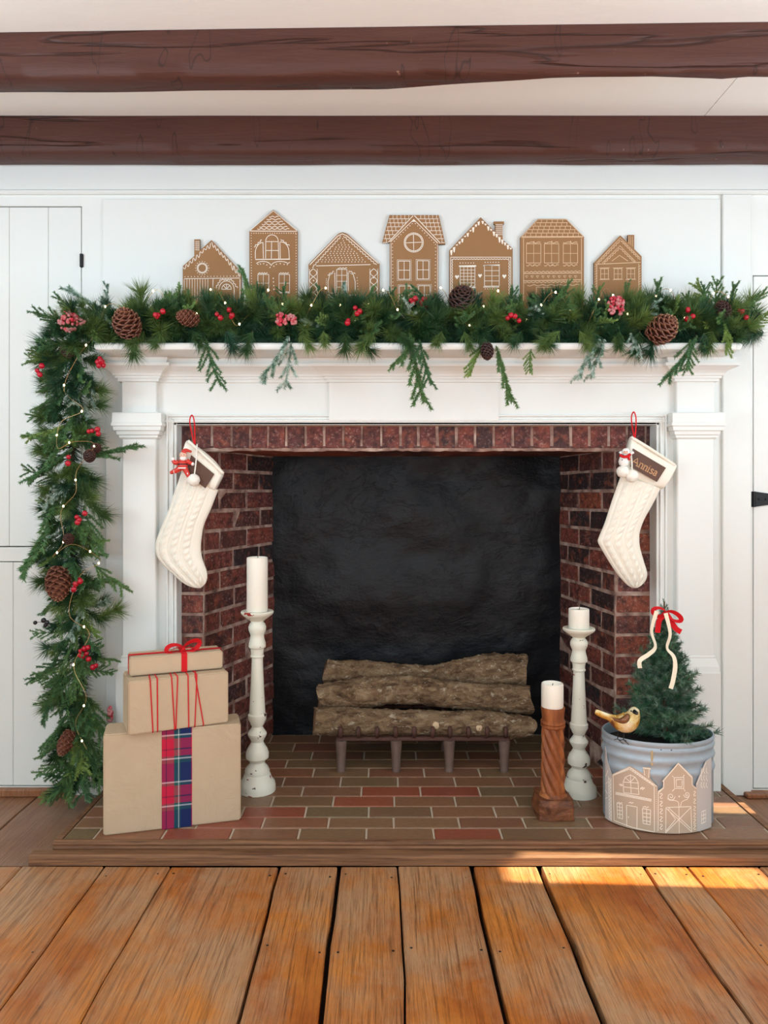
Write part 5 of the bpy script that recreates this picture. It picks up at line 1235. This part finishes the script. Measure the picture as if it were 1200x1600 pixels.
pA = paper('cardboard_cutout', *[zm(105, 0)[0], zm(585, 0)[0]], Z((100, 400), (295, 312), (440, 395), (440, 400), (500, 440), (585, 530)), CARDG)
ch = paper('cardboard_chimney', zm(432, 0)[0], zm(505, 0)[0], Z((420, 325), (515, 325)), CARDG, 0.0056)
pB = paper('cardboard_cutout', zm(583, 0)[0], zm(992, 0)[0], Z((583, 575), (640, 535), (641, 455), (800, 275), (950, 425), (951, 510), (992, 540)), CARDG, 0.0068)
pC = paper('cardboard_cutout', zm(985, 0)[0], 1111.6, Z((985, 500), (1085, 265), (1160, 215)), CARDW, 0.0062)
pD = paper('cardboard_cutout', 945.3, zm(112, 0)[0], Z((30, 90), (40, 120), (60, 260), (112, 420)), CARDW, 0.0058)
stA = [Z((120, 405), (295, 325), (575, 525)), Z((120, 415), (130, 880), (330, 955), (550, 1000), (548, 520)), Z((145, 585), (520, 660)), Z((145, 605), (520, 680)),
       Z((230, 590), (225, 480), (245, 430), (300, 405), (350, 430), (380, 480), (388, 610), (230, 590)), Z((232, 480), (380, 490)), Z((232, 530), (385, 550)), Z((300, 405), (308, 600)), Z((300, 480), (250, 435)), Z((300, 480), (345, 432)),
       Z((262, 940), (260, 720), (370, 740), (368, 970)), Z((160, 700), (215, 710), (218, 865), (168, 850), (160, 700)), Z((188, 705), (190, 858)), Z((160, 735), (215, 745)), Z((160, 770), (215, 780)), Z((162, 810), (216, 820)),
       Z((425, 755), (510, 770), (505, 925), (432, 910), (425, 755)), Z((468, 765), (470, 918)), Z((425, 800), (510, 812)), Z((428, 840), (508, 852)), Z((430, 880), (506, 892)), Z((115, 412), (290, 345), (545, 520))]
sA = [wavy(zm(118, 408), zm(290, 330), 1.0, 11, 4), wavy(zm(300, 335), zm(545, 510), 1.1, 10, 4), wavy(zm(148, 595), zm(518, 670), 1.0, 16, 4), wavy(zm(160, 690), zm(215, 700), .9, 2), wavy(zm(285, 690), zm(330, 700), 1.0, 2), wavy(zm(430, 735), zm(490, 745), 1.0, 2), wavy(zm(190, 500), zm(215, 520), 1.8, 2), wavy(zm(405, 540), zm(445, 550), 2.2, 2), (1.5, *Z((428, 332), (512, 342))), Z((440, 345), (448, 410)), Z((495, 345), (490, 435))]
paper_lines(pA, stA + sA, 0.0062, line_dots(zm(570, 560), zm(575, 990), 22, .6) + [(*zm(280, 845), 1)])
spiral = lambda cx, cy, r, sg, n=20: [zm(cx + sg * r * (1 - i / n * .85) * math.cos(i / n * 3 * PI), cy + r * (1 - i / n * .85) * math.sin(i / n * 3 * PI)) for i in range(n + 1)]
stB = [Z((588, 580), (645, 540), (648, 460), (800, 285), (940, 425), (945, 510), (985, 548)), Z((590, 590), (588, 990)), Z((755, 435), (855, 430), (855, 545), (760, 545), (755, 435)), Z((775, 455), (838, 450), (838, 528), (778, 528), (775, 455)), Z((668, 1010), (670, 745), (930, 735), (938, 1000)), Z((805, 740), (808, 1015)), Z((675, 755), (935, 995)), Z((928, 745), (670, 1005)), Z((690, 760), (770, 870), (675, 985)), Z((695, 745), (925, 960)), Z((805, 735), (800, 690), (770, 672), (710, 668), (685, 650)), Z((822, 735), (830, 690), (860, 670), (890, 660), (915, 620)), spiral(722, 630, 42, 1), spiral(888, 610, 34, -1), Z((735, 575), (760, 550)), Z((855, 550), (870, 575)), Z((735, 415), (750, 430)), Z((850, 425), (860, 405))]
stB += [(1.2, *[zm(620 + a, y + b) for a, b in ((-14, -20), (4, -28), (14, -16), (0, 0), (-12, 14), (-2, 28), (16, 20))]) for y in (625, 705, 785, 865, 945)]
stB += [(1.1, *[zm(968 + a, y + b) for a, b in ((-10, -18), (3, -25), (11, -14), (0, 0), (-10, 12), (-2, 25), (12, 18))]) for y in (600, 680, 755, 825, 890, 950)]
paper_lines(pB, stB, 0.0070, line_dots(zm(640, 470), zm(795, 290), 14, 1.1) + line_dots(zm(810, 300), zm(940, 435), 12, 1.1) + line_dots(zm(595, 590), zm(640, 545), 5, 1) + [(*zm(808, 630), 1.5)])
stC = [Z((1040 + (k % 3) * 26, 330 + (k // 3) * 75), (1035 + (k % 3) * 26, 370 + (k // 3) * 75), (1050 + (k % 3) * 26, 390 + (k // 3) * 75)) for k in range(9)] + [Z((1040, 790), (1085, 770), (1085, 890), (1040, 915), (1040, 790)), Z((1062, 780), (1062, 905)), Z((1040, 830), (1085, 815)), Z((1040, 870), (1085, 852)), Z((990, 505), (1088, 275))]
paper_lines(pC, stC, 0.0064)
stD = [Z((72, 420), (80, 870)), Z((98, 440), (104, 880)), (1.6, *wavy(zm(85, 440), zm(92, 870), 1.3, 12, 4))] + [Z((45, 420), (65, 360)), Z((40, 500), (62, 480)), Z((40, 650), (62, 640)), Z((40, 560), (62, 600))]
paper_lines(pD, stD, 0.0060)
ex_ = MB()
for px, py in (zm(620, 148), zm(728, 150)):
    p, n = on_tub(px, py, None, 0.0008); ex_.tube([p - tbo, p + n * .0004 - tbo], 0.0026, 10)
ex_.obj('rivet_hole', HOLE, TUB)
rs = MB(); 
pts = [on_tub(zm(525, 0)[0], zm(0, y)[1], None, 0.0034) for y in range(150, 330, 20)]
rs.ribbon([p - tbo for p, n in pts], [n for p, n in pts], [0.004 + .004 * abs(math.sin(i * 1.9)) for i in range(len(pts))], 0.0002); rs.obj('rust_streak', RUST, TUB)

# tree
TX, TY = PX(1038, 2.40), 2.40
TR = thing('fir_tree', 'small artificial fir tree standing in the galvanised tub', 'tree', (TX, TY, HZ + 0.252)); tro = rel(TR)
ZTOP = PZ(940, TY) - tro.z
MB().tube([(0, 0, -0.0), (0.002, 0, ZTOP * .5), (0, 0, ZTOP)], [0.012, 0.007, 0.002], 8).obj('trunk', STEM, TR)
def tree_branch(seed):
    rnd = random.Random(seed); mb = MB(); main = [Vector((0, 0.12 * (t ** 2) * .16, 0.12 * t)) for t in [i / 6 for i in range(7)]]
    needles(mb, main, rnd, 1300, 0.022, 0.0012, 48); mb.tube(main, 0.0014, 4, 1)
    for f in (.3, .48, .66):
        b = main[int(f * 6)]
        for sg in (-1, 1):
            d = Vector((sg * .72, .1, .7)).normalized(); br = [b, b + d * .028, b + d * .055 * (1.2 - f * .6)]; needles(mb, br, rnd, 1300, 0.021, 0.0012, 48); mb.tube(br, 0.001, 4, 1)
    return mb.mesh('fir_branch', [N_TREE, STEM], fix=False)
TBR = [tree_branch(s) for s in range(4)]
rng2 = random.Random(8); HT = ZTOP - 0.0
nb = 92
for k in range(nb):
    t = (k / (nb - 1)) ** 0.95; z = -0.005 + t * (HT - 0.04); q = k * 2.39996 + rng2.uniform(-.2, .2)
    L = 0.160 * (1 - t) ** 0.85 + 0.024; L *= rng2.uniform(.8, 1.08)
    el = R(8 + 45 * t + rng2.uniform(-8, 10)); d = Vector((math.cos(q) * math.cos(el), math.sin(q) * math.cos(el) * .86, math.sin(el)))
    o = link('fir_branch', rng2.choice(TBR), TR, (0, 0, z)); o.rotation_mode = 'QUATERNION'; o.rotation_quaternion = d.to_track_quat('Z', 'Y') @ Quaternion((0, 0, 1), rng2.uniform(-.5, .5)); s = L / 0.135; o.scale = (min(1.05, s * 1.1), min(1.05, s * 1.1), s)
o = link('fir_branch', TBR[0], TR, (0, 0, HT - .06)); o.scale = (.34, .34, .55)
# bow and ribbons
YB_ = 2.355
BW = thing('ribbon_bow', 'red velvet bow tied near the tip of the small tree', 'bow', P(1038, 957, YB_ + .025))
bow(BW, (0.0, -0.012, 0), 0.045, RED, 1, ang=(10, -22))
for pts in ([(0, -.013, 0), (-.022, -.018, -.02), (-.026, -.016, -.042), (-.028, -.016, -.062)], [(0, -.013, 0), (.012, -.018, -.02), (.03, -.016, -.048), (.048, -.014, -.060)]):
    MB().ribbon(catmull(pts, 10), Vector((0, -1, 0)), 0.017, 0.001).obj('bow_tail', RED, BW, None, 60)
CRB = thing('ribbon', 'cream satin ribbon curling down the front of the small tree', 'ribbon', P(1030, 965, YB_)); cro = rel(CRB)
def curl(pts, wid=0.013):
    pp_ = catmull([P(x, y, Y) - cro for x, y, Y in pts], 30); n = []
    for i, p in enumerate(pp_):
        a = 0.9 * math.sin(i / 29 * 5.0); n.append(Vector((math.sin(a) * .6, -math.cos(a), 0.15)).normalized())
    MB().ribbon(pp_, n, wid, 0.0008).obj('ribbon_tail', CREAMR, CRB, None, 60)
curl([(1026, 955, 2.34), (1018, 985, 2.335), (1024, 1010, 2.325), (1014, 1022, 2.31), (1000, 1032, 2.30), (1000, 1044, 2.295)])
curl([(1040, 958, 2.34), (1047, 990, 2.335), (1042, 1012, 2.325), (1052, 1025, 2.31), (1055, 1040, 2.305), (1052, 1062, 2.30), (1048, 1076, 2.295)])

# bird on the rim
BY = 2.303
BR = thing('bird_ornament', 'gold glass bird ornament perched on the rim of the tub', 'ornament', P(971, 1152, BY)); bro = rel(BR)
ax = [(930, 1112, 3.0), (933, 1113, 4.4), (942, 1117, 5.0), (951, 1120.5, 5.2), (957, 1123.5, 7.5), (965, 1127.5, 12.0), (974, 1129, 15.2), (982, 1127, 16.0), (988, 1120, 12.6), (990.5, 1113, 9.2), (991, 1108, 7), (991, 1104.5, 2)]
cp_ = catmull([P(x, y, BY) for x, y, r in ax], 44); rp_ = [v.x for v in catmull([(r, 0, 0) for x, y, r in ax], 44)]
def bird(u, v):
    i = round(v * 43); t = (cp_[min(i + 1, 43)] - cp_[max(i - 1, 0)]).normalized(); s_ = Vector((0, 1, 0)); up = s_.cross(t).normalized(); q = 2 * PI * u; r = max(.6, rp_[i]) / F * BY
    fl_ = 0.62 if i < 12 else 0.92
    return cp_[i] + up * math.sin(q) * r + s_ * math.cos(q) * r * fl_ - bro
m = MB().grid(bird, 20, 44, 0, True); m.f += [tuple(range(20)), tuple(43 * 20 + j for j in range(20))]; m.mi += [0, 0]
m.obj('body', GOLD, BR, None, True)
e = MB(); pb = P(994, 1113, BY - .017) - bro
MB().tube([P(991, 1112, BY - .012) - bro, P(995, 1114.5, BY - .024) - bro, P(996, 1117, BY - .030) - bro], [0.0075, 0.0055, 0.001], 8).obj('beak', BLACKP, BR, None, True)
MB().sphere(P(986.3, 1111, BY - .0165) - bro, 0.0028, 8, 6).obj('eye', BLACKP, BR, None, True)
wg = MB(); wp = catmull([P(982, 1116, BY - .026) - bro, P(977, 1124, BY - .033) - bro, P(968, 1126, BY - .026) - bro, P(957, 1122, BY - .014) - bro], 12)
wg.tube(wp, [0.004, 0.0075, 0.0095, 0.0105, 0.011, 0.0105, 0.0095, 0.008, 0.0065, 0.005, 0.0035, 0.001], 10); wg.obj('wing', GOLDL, BR, None, True)
for dx, dy in ((-6, 0), (3, 1)):
    l = MB(); f0 = P(972 + dx, 1143, BY - .003) - bro; f1 = P(971 + dx, 1154.5 + dy, BY - .004) - bro
    l.tube([f0, f1], 0.0016, 6); 
    for tx, ty in ((-5, 1), (5, 2.5), (9, 8)): l.tube([f1, P(971 + dx + tx, 1154.5 + dy + ty, BY - .010) - bro], 0.0011, 5)
    l.obj('leg', IRONB, BR)
